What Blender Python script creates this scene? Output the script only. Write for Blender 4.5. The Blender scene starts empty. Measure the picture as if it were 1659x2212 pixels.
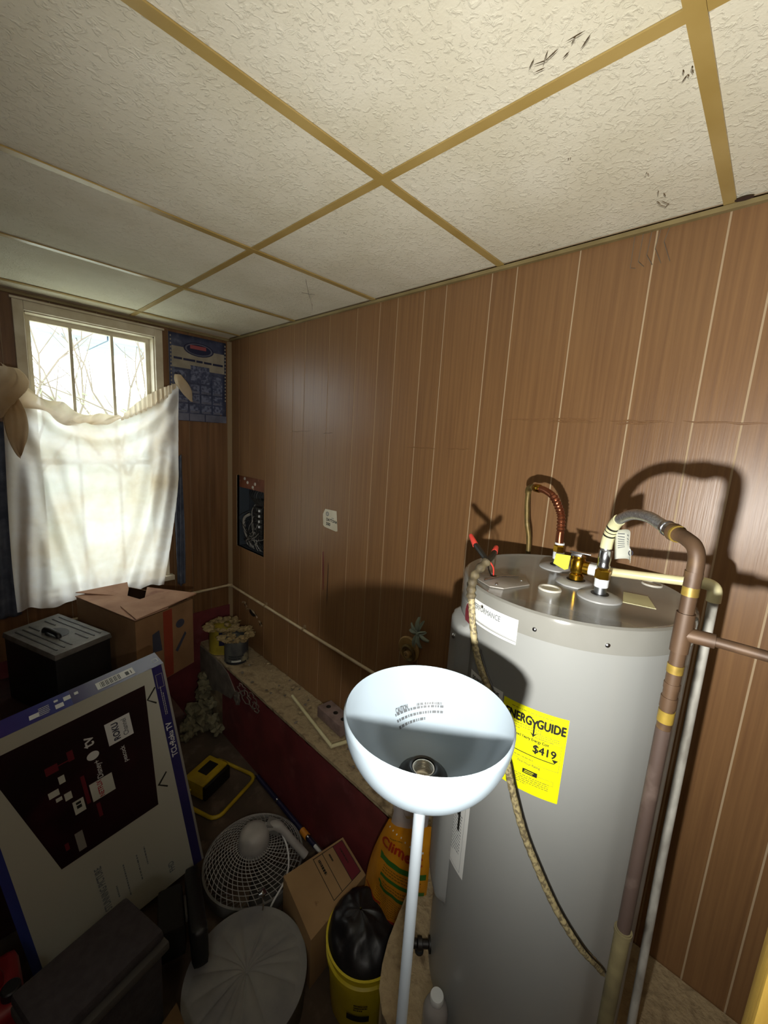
import bpy, bmesh, math, random
from mathutils import Vector, Matrix, noise
random.seed(7)
sc = bpy.context.scene
COL = sc.collection
H = 2.03                      # camera height above the floor; coordinates below are relative to the camera height
pi = math.pi
R = math.radians

# ------------------------------------------------------------------ camera
cam = bpy.data.objects.new('camera', bpy.data.cameras.new('camera')); COL.objects.link(cam)
yaw, pitch, roll = R(46.7516), R(-9.87605), R(3.4534)
fw = Vector((math.sin(yaw)*math.cos(pitch), math.cos(yaw)*math.cos(pitch), math.sin(pitch)))
rt = Vector((math.cos(yaw), -math.sin(yaw), 0)); up = rt.cross(fw)
r2 = rt*math.cos(roll)+up*math.sin(roll); u2 = up*math.cos(roll)-rt*math.sin(roll)
m = Matrix((r2, u2, -fw)).transposed().to_4x4(); m.translation = (0, 0, H)
cam.matrix_world = m
cam.data.sensor_fit = 'HORIZONTAL'; cam.data.sensor_width = 36
cam.data.lens = 36*881.54/1659; cam.data.clip_start = .01
sc.camera = cam

# ------------------------------------------------------------------ world, lamp, exposure
w = bpy.data.worlds.new('world'); sc.world = w; w.use_nodes = True
bg = w.node_tree.nodes['Background']; bg.inputs[0].default_value = (.93, .96, 1, 1); bg.inputs[1].default_value = 6.2
fl = bpy.data.lights.new('flashlight', 'SPOT'); fl.energy = 62; fl.spot_size = R(172); fl.spot_blend = 1; fl.shadow_soft_size = .012
fl.color = (1, .975, .91)
flo = bpy.data.objects.new('flashlight', fl); COL.objects.link(flo)
flo.location = (.109, .060, H-.238)
flo.rotation_euler = Vector((1.0, .30, .30)).to_track_quat('-Z', 'Y').to_euler()
bl = bpy.data.lights.new('fill_light', 'POINT'); bl.energy = 10; bl.shadow_soft_size = .10; bl.color = (1, .97, .93)  # added fill light behind the camera, lifts the dark left corner
blo = bpy.data.objects.new('fill_light', bl); COL.objects.link(blo); blo.location = (-.72, -.55, H+.44)
po = bpy.data.lights.new('window_portal', 'AREA'); po.shape = 'RECTANGLE'; po.size = .70; po.size_y = 1.6; po.cycles.is_portal = True
poo = bpy.data.objects.new('window_portal', po); COL.objects.link(poo)
poo.location = (.59, 2.92, H-.2); poo.rotation_euler = (R(-90), 0, 0)
vs = sc.view_settings; vs.view_transform = 'Standard'; vs.look = 'None'; vs.exposure = 0; vs.gamma = 1; vs.use_curve_mapping = False

# ------------------------------------------------------------------ materials
def lin(c):
    if isinstance(c, str):
        c = [int(c[i:i+2], 16)/255 for i in (0, 2, 4)]
        c = [x/12.92 if x <= .04045 else ((x+.055)/1.055)**2.4 for x in c]
    return (c[0], c[1], c[2], 1)
def mat(name, c1, rough=.6, metal=0, c2=None, nscale=8, stretch=(1, 1, 1), lo=.35, hi=.65, bump=0, bscale=None, bstretch=None, coat=0, detail=6, rand=0, spec=.5, distort=0, c3=None, n3=3, lo3=.55, hi3=.7):
    m = bpy.data.materials.new(name); m.use_nodes = True
    nt = m.node_tree; N = nt.nodes; L = nt.links; b = N['Principled BSDF']
    b.inputs['Base Color'].default_value = lin(c1); b.inputs['Roughness'].default_value = rough; b.inputs['Metallic'].default_value = metal
    b.inputs['Specular IOR Level'].default_value = spec
    if coat: b.inputs['Coat Weight'].default_value = coat; b.inputs['Coat Roughness'].default_value = .15
    tc = N.new('ShaderNodeTexCoord')
    def nz(scale, st):
        mp = N.new('ShaderNodeMapping'); mp.inputs['Scale'].default_value = st; L.new(tc.outputs['Object'], mp.inputs[0])
        if rand:
            oi = N.new('ShaderNodeObjectInfo'); vm = N.new('ShaderNodeVectorMath'); vm.operation = 'SCALE'; vm.inputs[0].default_value = (7, 5, 9)
            L.new(oi.outputs['Random'], vm.inputs['Scale']); L.new(vm.outputs[0], mp.inputs['Location'])
        n = N.new('ShaderNodeTexNoise'); n.inputs['Scale'].default_value = scale; n.inputs['Detail'].default_value = detail; n.inputs['Distortion'].default_value = distort
        L.new(mp.outputs[0], n.inputs['Vector']); return n.outputs['Fac']
    col = None
    if c2 is not None:
        f = nz(nscale, stretch); mr = N.new('ShaderNodeMapRange'); mr.inputs[1].default_value = lo; mr.inputs[2].default_value = hi; L.new(f, mr.inputs[0])
        mx = N.new('ShaderNodeMix'); mx.data_type = 'RGBA'; mx.inputs[6].default_value = lin(c1); mx.inputs[7].default_value = lin(c2)
        L.new(mr.outputs[0], mx.inputs[0]); col = mx.outputs[2]
        if c3 is not None:
            f3 = nz(n3, (1, 1, 1)); mr3 = N.new('ShaderNodeMapRange'); mr3.inputs[1].default_value = lo3; mr3.inputs[2].default_value = hi3; L.new(f3, mr3.inputs[0])
            mx3 = N.new('ShaderNodeMix'); mx3.data_type = 'RGBA'; mx3.inputs[7].default_value = lin(c3); L.new(col, mx3.inputs[6]); L.new(mr3.outputs[0], mx3.inputs[0]); col = mx3.outputs[2]
        if rand:
            oi = N.new('ShaderNodeObjectInfo'); mr2 = N.new('ShaderNodeMapRange'); mr2.inputs[3].default_value = 1-rand; mr2.inputs[4].default_value = 1+rand
            L.new(oi.outputs['Random'], mr2.inputs[0]); hs = N.new('ShaderNodeHueSaturation'); L.new(mr2.outputs[0], hs.inputs['Value']); L.new(col, hs.inputs['Color']); col = hs.outputs[0]
        L.new(col, b.inputs['Base Color'])
    if bump:
        f = nz(bscale or nscale, bstretch or stretch); bp = N.new('ShaderNodeBump'); bp.inputs['Strength'].default_value = bump; bp.inputs['Distance'].default_value = .01
        L.new(f, bp.inputs['Height']); L.new(bp.outputs[0], b.inputs['Normal'])
    return m
MT = {}
def mk(name, *a, **k): MT[name] = mat(name, *a, **k); return MT[name]
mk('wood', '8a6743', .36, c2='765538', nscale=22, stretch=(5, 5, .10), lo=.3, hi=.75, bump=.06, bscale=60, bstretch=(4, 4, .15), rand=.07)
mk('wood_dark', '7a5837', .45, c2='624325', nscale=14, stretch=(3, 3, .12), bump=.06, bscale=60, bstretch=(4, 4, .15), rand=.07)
mk('groove', 'b39d7e', .7)
mk('trim_yellow', '94845a', .5, c2='7d6e48', nscale=9)
mk('bar', 'b39a5e', .3, c2='a48a4c', nscale=6)
mk('trim_wood', '8a7556', .5)
mk('concrete', '8c7b5e', .9, c2='b39e78', nscale=9, bump=.6, bscale=30, c3='6e5f49', n3=7, lo3=.52, hi3=.66)
mk('crust', '9a8868', .95, c2='b3a07c', nscale=22, bump=.9, bscale=60, c3='77664c', n3=22, lo3=.5, hi3=.7)
mk('mortar', '7d7468', .9, c2='665d52', nscale=14, bump=.4)
mk('red_paint', '7a3638', .5, c2='602a2c', nscale=5, bump=.15, bscale=14, c3='7d4547', n3=9, lo3=.6, hi3=.75)
mk('floor', '5a4a3b', .9, c2='463a2e', nscale=4, bump=.3, bscale=25, c3='6a5a4a', n3=9)
mk('white_paint', 'd8d0bb', .5, c2='c4b99f', nscale=12)
mk('tank', '8b8d8b', .28, c2='878987', nscale=3, spec=.5)
mk('tank_top', '7f7f7a', .13, c2='797973', nscale=6, lo=.4, hi=.6, spec=.6)  # jacket grey set darker and browner, the dark wall's reflection put into the colour
mk('plate', '8f8a82', .4, c2='7a756d', nscale=20)
mk('collar', '9b9c9c', .45)
mk('cap_pale', 'c2bfb5', .5)
mk('black', '14120f', .5)
mk('black_gloss', '100f12', .42, bump=.5, bscale=7, c2='17161a', nscale=6)
mk('steel', 'b9bcc0', .25, 1)
mk('galv', 'a9aeb4', .35, 1, c2='8d9299', nscale=12)
mk('braid', 'b4b5b7', .32, .85, c2='8a8b8d', nscale=260, stretch=(1, 1, 1))
mk('brass', 'b8912f', .25, 1, c2='9a7420', nscale=20)
mk('brass_old', '7d6a3a', .5, .5, c2='54452a', nscale=30, c3='8f8263', n3=12)
mk('copper', '9c5f43', .3, .9, c2='7f4a34', nscale=20)
mk('copper_old', '543f2c', .55, .2, c2='3d2c1e', nscale=18, c3='7a6038', n3=8, lo3=.55, hi3=.75, stretch=(1, 1, .3))
mk('solder', '9c8436', .45, .4, c2='74602c', nscale=30)
mk('pipe_purple', '463831', .65, c2='382b26', nscale=9, c3='5f524b', n3=14, stretch=(1, 1, .3))
mk('sleeve', '6d6444', .75, c2='524a32', nscale=16, bump=.3)
mk('teflon', 'd8dde2', .5)
mk('pvc_cream', 'd6cfa6', .4, c2='c8c092', nscale=10)
mk('pvc_grey', 'b9b8b0', .55, c2='8f8c84', nscale=26, stretch=(1, 1, .35), lo=.42, hi=.62)
mk('pvc_wall', 'c9b896', .5, c2='b09d78', nscale=12)
mk('paper_white', 'd9dbd8', .6)
mk('paper_tag', 'd4d6cb', .6, c2='c4c7ba', nscale=12)
mk('label_cream', 'c9c69c', .5)
mk('energy_yellow', 'e2e30a', .5)
mk('ink', '1b1a12', .6)
mk('ink_grey', '6f7478', .6)
mk('ink_dim', '34383c', .6)
mk('ink_soft', '8d8a2a', .6)
mk('ink_red', 'a8343c', .6)
mk('maroon', '6a1f2a', .5)
mk('cable', 'a2966f', .6, c2='6a6048', nscale=140, stretch=(1, 1, 1), lo=.45, hi=.58)
mk('cable_dark', '3d3526', .7, c2='6a5f45', nscale=50)
mk('nut_red', 'd8443a', .4)
mk('tape', '16140f', .4)
mk('tag_yellow', 'd3d63a', .45)
mk('lamp_white', '7b868e', .22, spec=.5)
mk('lamp_pole', 'a3adb5', .35)
mk('socket_black', '17140f', .35)
mk('socket_metal', 'd8d2c4', .3, .85)
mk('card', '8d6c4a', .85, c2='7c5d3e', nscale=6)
mk('card_window_lit', 'c29a80', .85, c2='a87f68', nscale=7, c3='8a5c50', n3=6, lo3=.58, hi3=.7)  # carton flaps paler and pinker than its sides, window light put into the colour
mk('card_tan', 'a2835a', .85, c2='93754f', nscale=5, c3='6a4c30', n3=16, lo3=.68, hi3=.75)
mk('card_brown', '6b5230', .85, c2='5a4428', nscale=6)
mk('card_edge', 'a08a6c', .85)
mk('inside_shade', '1e140d', 1, spec=0)
mk('tape_red', '8a3a2a', .4)
mk('ink_blue', '3a3d4c', .6)
mk('case_black', '17181a', .45, bump=.1, bscale=60)
mk('case_grey', '6d6b68', .5, c2='56544f', nscale=18, bump=.15, bscale=40)
mk('tv_white', 'b6b6a8', .6)
mk('tv_purple', '362a60', .32, c2='2b2a5e', nscale=3)
mk('tv_blue', '32468a', .3, c2='3a3078', nscale=2)
mk('tv_screen', '2a1015', .35, c2='1a0f10', nscale=2.5, c3='3a141c', n3=3)
mk('tv_side', '8f8c84', .6)
mk('foam', 'a08c62', .95, c2='77653f', nscale=30, bump=.8, bscale=50)
mk('rubble', '8d8669', .95, c2='6b6650', nscale=14, bump=.6, bscale=30)
mk('can_yellow', 'b5a23a', .4, c2='8f7d2c', nscale=10)
mk('can_grey', '6f706a', .45, .2, c2='3e4146', nscale=9, stretch=(1, 1, .4), lo=.4, hi=.6, c3='a39d80', n3=8, lo3=.55, hi3=.65)
mk('can_dark', '23252b', .4)
mk('brick', '8a766f', .9, c2='756159', nscale=20, bump=.4)
mk('yellow', 'c2a41f', .4, c2='9f8518', nscale=10)
mk('fan_grey', '807f7c', .5, c2='6a6965', nscale=14)
mk('fan_light', 'b0aeaa', .45, c2='9a9894', nscale=12)
mk('fan_dark', '3a3835', .6)
mk('navy', '20203f', .4)
mk('orange', 'd68a2a', .4)
mk('white_plastic', 'd8dadb', .4)
mk('bag_orange', 'd9951c', .35, c2='c47f12', nscale=7, bump=.35, bscale=9)
mk('bag_red', 'a82c12', .45)
mk('bag_green', '2f6a26', .45)
mk('bag_inkbrown', '7d5a14', .5)
mk('bag_clear', 'c8c2c0', .2, c2='a59c9c', nscale=10, bump=.4, bscale=14)
mk('bucket', 'd8c826', .4, c2='c4b21c', nscale=8)
mk('pouf', '8b8b88', .7, c2='77777a', nscale=8, bump=.15, bscale=40)
mk('fabric_dark', '3c383b', .9, c2='332f32', nscale=40, bump=.2, bscale=120)
mk('fabric_dark2', '4a4845', .8)
mk('red_plastic', '7a1216', .4)
mk('dark_wood', '3a2420', .6, c2='2c1a16', nscale=10, stretch=(.3, 3, 3))
mk('pine', 'c9a64a', .7, c2='b08c38', nscale=12, stretch=(3, 3, .15), bump=.2, bscale=40)
mk('poster_blue', '454c66', .5, c2='343a52', nscale=14, c3='5d647a', n3=20)
mk('poster_cream', 'a39c8a', .6, c2='8a8374', nscale=10)
mk('poster_photo', '6d748c', .6, c2='3b425c', nscale=60, lo=.42, hi=.58)
mk('poster_dark', '1a2040', .6)
mk('poster_grey', '6d6f80', .6, c2='555868', nscale=14)
mk('poster_red', '9a4a4e', .6)
mk('sticker', 'd8d2bd', .5, c2='cac3aa', nscale=12)
mk('rust', '7d4a34', .6, c2='6a3a28', nscale=14, c3='b08a70', n3=18, lo3=.6, hi3=.7)
mk('panel_grey', '3c444c', .55, c2='343b42', nscale=6)
mk('wire', '8d8a84', .5)
mk('wire_black', '1d1c1a', .5)
mk('rag', '8a9484', .8, c2='6d7869', nscale=14)
mk('wood_disc', 'a0814a', .7, c2='6b5230', nscale=14, bump=.4)
mk('mould', '8f8877', .9)
mk('cobweb', '6f685c', .9)
mk('cloth_blue', '5a606e', .9, c2='3d4250', nscale=16)
mk('branch', '7d7466', .9)
mk('leaf', 'a9b890', .8)
mk('snow', 'eceee8', .9, c2='c8d0b8', nscale=1.2)
mk('porch', 'aebccb', .8, c2='98a8ba', nscale=6, stretch=(.4, 4, 4))
mk('bottle', 'c8cccc', .25)
mk('clear_plastic', '8d8a88', .15)
def tile_mat():
    m = mat('ceiling_tile', 'e6e1cd', .95, c2='dcd6bf', nscale=5, rand=.03, spec=.1)
    nt = m.node_tree; N = nt.nodes; L = nt.links; b = N['Principled BSDF']
    tc = N.new('ShaderNodeTexCoord')
    n = N.new('ShaderNodeTexNoise'); n.inputs['Scale'].default_value = 75; n.inputs['Detail'].default_value = 6; n.inputs['Distortion'].default_value = .8
    L.new(tc.outputs['Object'], n.inputs['Vector'])
    n2 = N.new('ShaderNodeTexNoise'); n2.inputs['Scale'].default_value = 180; n2.inputs['Detail'].default_value = 2; L.new(tc.outputs['Object'], n2.inputs['Vector'])
    mr = N.new('ShaderNodeMapRange'); mr.inputs[1].default_value = .52; mr.inputs[2].default_value = .66; L.new(n.outputs['Fac'], mr.inputs[0])
    ad = N.new('ShaderNodeMath'); ad.operation = 'MULTIPLY_ADD'; ad.inputs[1].default_value = .3; L.new(n2.outputs['Fac'], ad.inputs[0]); L.new(mr.outputs[0], ad.inputs[2])
    bp = N.new('ShaderNodeBump'); bp.inputs['Strength'].default_value = .4; bp.inputs['Distance'].default_value = .005
    L.new(ad.outputs[0], bp.inputs['Height']); L.new(bp.outputs[0], b.inputs['Normal'])
    return m
MT['tile'] = tile_mat()
def glass_mat():
    m = bpy.data.materials.new('window_glass'); m.use_nodes = True; nt = m.node_tree; N = nt.nodes; L = nt.links
    N.remove(N['Principled BSDF']); t = N.new('ShaderNodeBsdfTransparent'); t.inputs[0].default_value = (.95, .97, .96, 1)
    g = N.new('ShaderNodeBsdfGlossy'); g.inputs['Roughness'].default_value = .05
    mx = N.new('ShaderNodeMixShader'); mx.inputs[0].default_value = .05; L.new(t.outputs[0], mx.inputs[1]); L.new(g.outputs[0], mx.inputs[2])
    L.new(mx.outputs[0], N['Material Output'].inputs[0]); return m
MT['glass'] = glass_mat()
def cloth_mat(name, col, dirt, trans, sheer):
    m = bpy.data.materials.new(name); m.use_nodes = True; nt = m.node_tree; N = nt.nodes; L = nt.links
    N.remove(N['Principled BSDF']); tc = N.new('ShaderNodeTexCoord'); n = N.new('ShaderNodeTexNoise'); n.inputs['Scale'].default_value = 4; n.inputs['Detail'].default_value = 8
    L.new(tc.outputs['Object'], n.inputs['Vector']); mr = N.new('ShaderNodeMapRange'); mr.inputs[1].default_value = .4; mr.inputs[2].default_value = .68; L.new(n.outputs['Fac'], mr.inputs[0])
    mx = N.new('ShaderNodeMix'); mx.data_type = 'RGBA'; mx.inputs[6].default_value = lin(col); mx.inputs[7].default_value = lin(dirt); L.new(mr.outputs[0], mx.inputs[0])
    d = N.new('ShaderNodeBsdfDiffuse'); t = N.new('ShaderNodeBsdfTranslucent'); L.new(mx.outputs[2], d.inputs[0]); L.new(mx.outputs[2], t.inputs[0])
    a = N.new('ShaderNodeMixShader'); a.inputs[0].default_value = trans; L.new(d.outputs[0], a.inputs[1]); L.new(t.outputs[0], a.inputs[2])
    p = N.new('ShaderNodeBsdfTransparent'); c = N.new('ShaderNodeMixShader'); c.inputs[0].default_value = sheer; L.new(a.outputs[0], c.inputs[1]); L.new(p.outputs[0], c.inputs[2])
    L.new(c.outputs[0], N['Material Output'].inputs[0]); return m
MT['curtain'] = cloth_mat('curtain_cloth', 'eeecea', 'd8c8b0', .55, .08)
MT['ruffle'] = cloth_mat('ruffle_cloth', 'e2d5be', 'c8b08c', .52, .04)
MT['clear_bag'] = cloth_mat('clear_bag', 'd8d2d0', 'b9b0b0', .4, .3)

# ------------------------------------------------------------------ mesh helpers
ORG = {}
class MB:
    def __init__(s): s.v = []; s.f = []
    def add(s, vs, fs):
        o = len(s.v); s.v += [Vector(p) for p in vs]; s.f += [tuple(i+o for i in f) for f in fs]; return s
    def box(s, x0, x1, y0, y1, z0, z1):
        return s.add([(x, y, z) for z in (z0, z1) for y in (y0, y1) for x in (x0, x1)], [(0, 2, 3, 1), (4, 5, 7, 6), (0, 1, 5, 4), (2, 6, 7, 3), (0, 4, 6, 2), (1, 3, 7, 5)])
    def obox(s, c, ax, h):
        c = Vector(c); a = [Vector(v).normalized()*k for v, k in zip(ax, h)]
        return s.add([c+a[0]*i+a[1]*j+a[2]*k for k in (-1, 1) for j in (-1, 1) for i in (-1, 1)], [(0, 2, 3, 1), (4, 5, 7, 6), (0, 1, 5, 4), (2, 6, 7, 3), (0, 4, 6, 2), (1, 3, 7, 5)])
    def hexa(s, b, t):        # bottom quad, top quad
        return s.add(list(b)+list(t), [(3, 2, 1, 0), (4, 5, 6, 7), (0, 1, 5, 4), (1, 2, 6, 5), (2, 3, 7, 6), (3, 0, 4, 7)])
    def prism(s, pts, z0, z1):
        n = len(pts); return s.add([(p[0], p[1], z0) for p in pts]+[(p[0], p[1], z1) for p in pts], [tuple(range(n-1, -1, -1)), tuple(range(n, 2*n))]+[(i, (i+1) % n, n+(i+1) % n, n+i) for i in range(n)])
    def tube(s, path, r, n=12, caps=True, closed=False):
        P = [Vector(p) for p in path]; k = len(P); rr = r if isinstance(r, (list, tuple)) else [r]*k
        T = [((P[(i+1) % k] if closed else P[min(i+1, k-1)])-(P[i-1] if closed else P[max(i-1, 0)])).normalized() for i in range(k)]
        a = Vector((0, 0, 1)) if abs(T[0].z) < .9 else Vector((1, 0, 0)); nn = (a-T[0]*a.dot(T[0])).normalized(); vs = []
        for i in range(k):
            nn = (nn-T[i]*nn.dot(T[i])).normalized(); bb = T[i].cross(nn)
            vs += [P[i]+(nn*math.cos(2*pi*j/n)+bb*math.sin(2*pi*j/n))*rr[i] for j in range(n)]
        fs = [(i*n+j, i*n+(j+1) % n, ((i+1) % k)*n+(j+1) % n, ((i+1) % k)*n+j) for i in range(k if closed else k-1) for j in range(n)]
        if caps and not closed: fs += [tuple(range(n-1, -1, -1)), tuple(range((k-1)*n, k*n))]
        return s.add(vs, fs)
    def lathe(s, prof, c=(0, 0, 0), n=40, ax=(0, 0, 1), closed=False):
        c = Vector(c); az = Vector(ax).normalized(); t = Vector((1, 0, 0)) if abs(az.x) < .9 else Vector((0, 1, 0)); x = (t-az*t.dot(az)).normalized(); y = az.cross(x)
        k = len(prof); vs = [c+az*z+(x*math.cos(2*pi*j/n)+y*math.sin(2*pi*j/n))*max(r, 1e-5) for r, z in prof for j in range(n)]
        fs = [(i*n+j, i*n+(j+1) % n, ((i+1) % k)*n+(j+1) % n, ((i+1) % k)*n+j) for i in range(k if closed else k-1) for j in range(n)]
        if not closed: fs += [tuple(range(n-1, -1, -1)), tuple(range((k-1)*n, k*n))]
        return s.add(vs, fs)
    def grid(s, nu, nv, fn, closed_u=False):
        vs = [fn(i/nu, j/nv) for j in range(nv+1) for i in range(nu if closed_u else nu+1)]; q = nu if closed_u else nu+1
        return s.add(vs, [(j*q+i, j*q+(i+1) % q, (j+1)*q+(i+1) % q, (j+1)*q+i) for j in range(nv) for i in range(nu)])
    def blob(s, c, r, amp=.3, sc_=(1, 1, 1), seed=0, sub=2, freq=1.3):
        bm = bmesh.new(); bmesh.ops.create_icosphere(bm, subdivisions=sub, radius=1); c = Vector(c); vs = []
        for v in bm.verts:
            d = v.co.normalized(); k = r*(1+amp*noise.noise(d*freq+Vector((seed*3.1, seed*1.7, seed)))*1.6)
            vs.append(c+Vector((d.x*k*sc_[0], d.y*k*sc_[1], d.z*k*sc_[2])))
        fs = [tuple(v.index for v in f.verts) for f in bm.faces]; bm.free(); return s.add(vs, fs)
    def build(s, name, m, parent=None, at=None, smooth=40, bevel=0, recalc=True, solid=0):
        o0 = Vector(ORG[parent.name]) if parent else (Vector(at) if at is not None else base_of(s.v))
        me = bpy.data.meshes.new(name); me.from_pydata([v-o0 for v in s.v], [], s.f)
        bm = bmesh.new(); bm.from_mesh(me)
        if recalc: bmesh.ops.recalc_face_normals(bm, faces=bm.faces)
        if bevel:
            es = [e for e in bm.edges if len(e.link_faces) == 2 and e.calc_face_angle(0) > R(50)]
            bmesh.ops.bevel(bm, geom=es, offset=bevel, segments=2, profile=.6, affect='EDGES')
        bm.to_mesh(me); bm.free()
        if smooth:
            me.polygons.foreach_set('use_smooth', [True]*len(me.polygons)); me.set_sharp_from_angle(angle=R(smooth))
        me.materials.append(MT[m] if isinstance(m, str) else m)
        o = bpy.data.objects.new(name, me); COL.objects.link(o)
        if parent: o.parent = parent
        else: o.location = (o0.x, o0.y, o0.z+H)
        ORG[o.name] = tuple(o0)
        if solid:
            md = o.modifiers.new('thickness', 'SOLIDIFY'); md.thickness = solid; md.offset = 0
        return o
def base_of(vs):
    xs = [v.x for v in vs]; ys = [v.y for v in vs]; zs = [v.z for v in vs]
    return Vector(((min(xs)+max(xs))/2, (min(ys)+max(ys))/2, min(zs)))
def tag(o, label, cat, group=None):
    o['label'] = label; o['category'] = cat
    if group: o['group'] = group
    return o
def thing(name, label, cat, at, group=None):
    o = bpy.data.objects.new(name, None); COL.objects.link(o); o.location = (at[0], at[1], at[2]+H); o.empty_display_size = .05
    ORG[o.name] = tuple(at); return tag(o, label, cat, group)
def struct(o): o['kind'] = 'structure'; return o
def stuff(o): o['kind'] = 'stuff'; return o
def arc(p0, p1, p2, n=8):      # quadratic bend
    p0, p1, p2 = map(Vector, (p0, p1, p2)); return [p0*(1-t)**2+p1*2*t*(1-t)+p2*t*t for t in [i/n for i in range(n+1)]]
def spline(pts, k=6):
    P = [Vector(p) for p in pts]; out = []
    for i in range(len(P)-1):
        a, b, c, d = P[max(i-1, 0)], P[i], P[i+1], P[min(i+2, len(P)-1)]
        for j in range(k):
            t = j/k; out.append(.5*((2*b)+(c-a)*t+(2*a-5*b+4*c-d)*t*t+(3*b-a-3*c+d)*t**3))
    return out+[P[-1]]
TXT = {}
def text2d(body, size):
    k = (body, size)
    if k not in TXT:
        cu = bpy.data.curves.new('t', 'FONT'); cu.body = body; cu.size = size; cu.align_x = 'CENTER'; cu.align_y = 'CENTER'; cu.resolution_u = 3; cu.fill_mode = 'FRONT'
        o = bpy.data.objects.new('t', cu); COL.objects.link(o); dg = bpy.context.evaluated_depsgraph_get()
        me = bpy.data.meshes.new_from_object(o.evaluated_get(dg)); TXT[k] = ([(v.co.x, v.co.y) for v in me.vertices], [tuple(p.vertices) for p in me.polygons])
        bpy.data.objects.remove(o); bpy.data.curves.remove(cu); bpy.data.meshes.remove(me)
    return TXT[k]
def letter(parent, body, size, fmap, m='ink', cx=0, cy=0, rot=0, sx=1, bold=0, name='lettering'):
    vs, fs = text2d(body, size); c, s_ = math.cos(rot), math.sin(rot); mb = MB()
    offs = [(0, 0)] if not bold else [(-bold, 0), (bold, 0), (0, bold), (0, -bold), (0, 0)]
    for k, (ox, oy) in enumerate(offs):
        mb.add([Vector(fmap(cx+(x*sx+ox)*c-(y+oy)*s_, cy+(x*sx+ox)*s_+(y+oy)*c, .0006+.00004*k)) for x, y in vs], fs)
    return mb.build(name, m, parent, smooth=0, recalc=False)
def flat(parent, name, m, fmap, rects, off=.0004, nx=1, rot=0, cx=0, cy=0):
    mb = MB(); c, s_ = math.cos(rot), math.sin(rot)
    for x0, x1, y0, y1 in rects:
        mb.grid(nx, 1, lambda u, v: Vector(fmap(cx+(x0+(x1-x0)*u)*c-(y0+(y1-y0)*v)*s_, cy+(x0+(x1-x0)*u)*s_+(y0+(y1-y0)*v)*c, off)))
    o = mb.build(name, m, parent, smooth=60 if nx > 1 else 0, recalc=False)
    return stuff(o) if len(rects) > 1 else o
def poly(parent, name, m, fmap, pts, off=.0004):
    return MB().add([Vector(fmap(x, y, off)) for x, y in pts], [tuple(range(len(pts)))]).build(name, m, parent, smooth=0, recalc=False)
def circ(cx, cy, rx, ry, n=24, rot=0): return [(cx+rx*math.cos(2*pi*i/n)*math.cos(rot)-ry*math.sin(2*pi*i/n)*math.sin(rot), cy+rx*math.cos(2*pi*i/n)*math.sin(rot)+ry*math.sin(2*pi*i/n)*math.cos(rot)) for i in range(n)]
def scribble(wd, ht, lines, seed=1, fill=.5):      # rows of tiny unreadable print, as short bars
    rnd = random.Random(seed); out = []
    for i in range(lines):
        y = ht*(.5-(i+.5)/lines); x = -wd/2; end = wd/2*(1 if i < lines-1 else rnd.uniform(-.2, .9))
        while x < end:
            l = rnd.uniform(.012, .05)*wd*1.6; out.append((x, min(x+l, end), y-ht/lines*fill/2, y+ht/lines*fill/2)); x += l+wd*.018
    return out

XW, YW, ZC, ZF, ZL = 1.351, 2.786, .61, -2.03, -1.5
X0, Y0 = -1.15, -1.15
# ------------------------------------------------------------------ the room
struct(MB().box(X0-.1, XW+.1, Y0-.1, YW+.1, ZF-.1, ZF).build('floor', 'floor', at=(0, 0, ZF)))
# right wall: backing that shows in the grooves, one plank between each pair of grooves
HB = (2.33, 2.70, -.80, -.292)           # breaker recess y0 y1 z0 z1
mb = MB()
xb0, xb1 = XW+.0016, XW+.02
mb.box(xb0, xb1, Y0, HB[0], ZF, ZC+.1); mb.box(xb0, xb1, HB[1], YW+.1, ZF, ZC+.1); mb.box(xb0, xb1, HB[0], HB[1], ZF, HB[2]); mb.box(xb0, xb1, HB[0], HB[1], HB[3], ZC+.1)
wr = struct(mb.build('wall_right', 'groove', at=(XW, 1, ZF), smooth=0))
mb = MB(); mb.box(XW+.12, XW+.2, Y0, YW+.1, ZF, ZC+.1); mb.build('wall_core', 'dark_wood', wr, smooth=0)
G = [Y0, -.95, -.80, -.62, -.44, -.33, -.14, -.04, .079, .178, .331, .527, .728, .821, 1.014, 1.12, 1.263, 1.367, 1.515, 1.718, 1.921, 2.028, 2.20, 2.318, 2.52, 2.66, YW]
gw = .0045
ZB = -1.508
for a, b in zip(G[:-1], G[1:]):
    y0, y1 = a+gw/2, b-gw/2
    mb = MB()
    if y1 <= HB[0]+.004 or y0 >= HB[1]: mb.box(XW, xb0, y0, y1, ZB, ZC)
    else:
        mb.box(XW, xb0, y0, y1, ZB, HB[2]); mb.box(XW, xb0, y0, y1, HB[3], ZC)
        if y0 < HB[0]: mb.box(XW, xb0, y0, HB[0], HB[2], HB[3])
        if y1 > HB[1]: mb.box(XW, xb0, HB[1], y1, HB[2], HB[3])
    mb.build('plank', 'wood', wr, smooth=0)
MB().box(XW-.014, XW, Y0, YW-.012, ZC-.014, ZC-.003).build('wall_angle', 'trim_yellow', wr, smooth=0)
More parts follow.
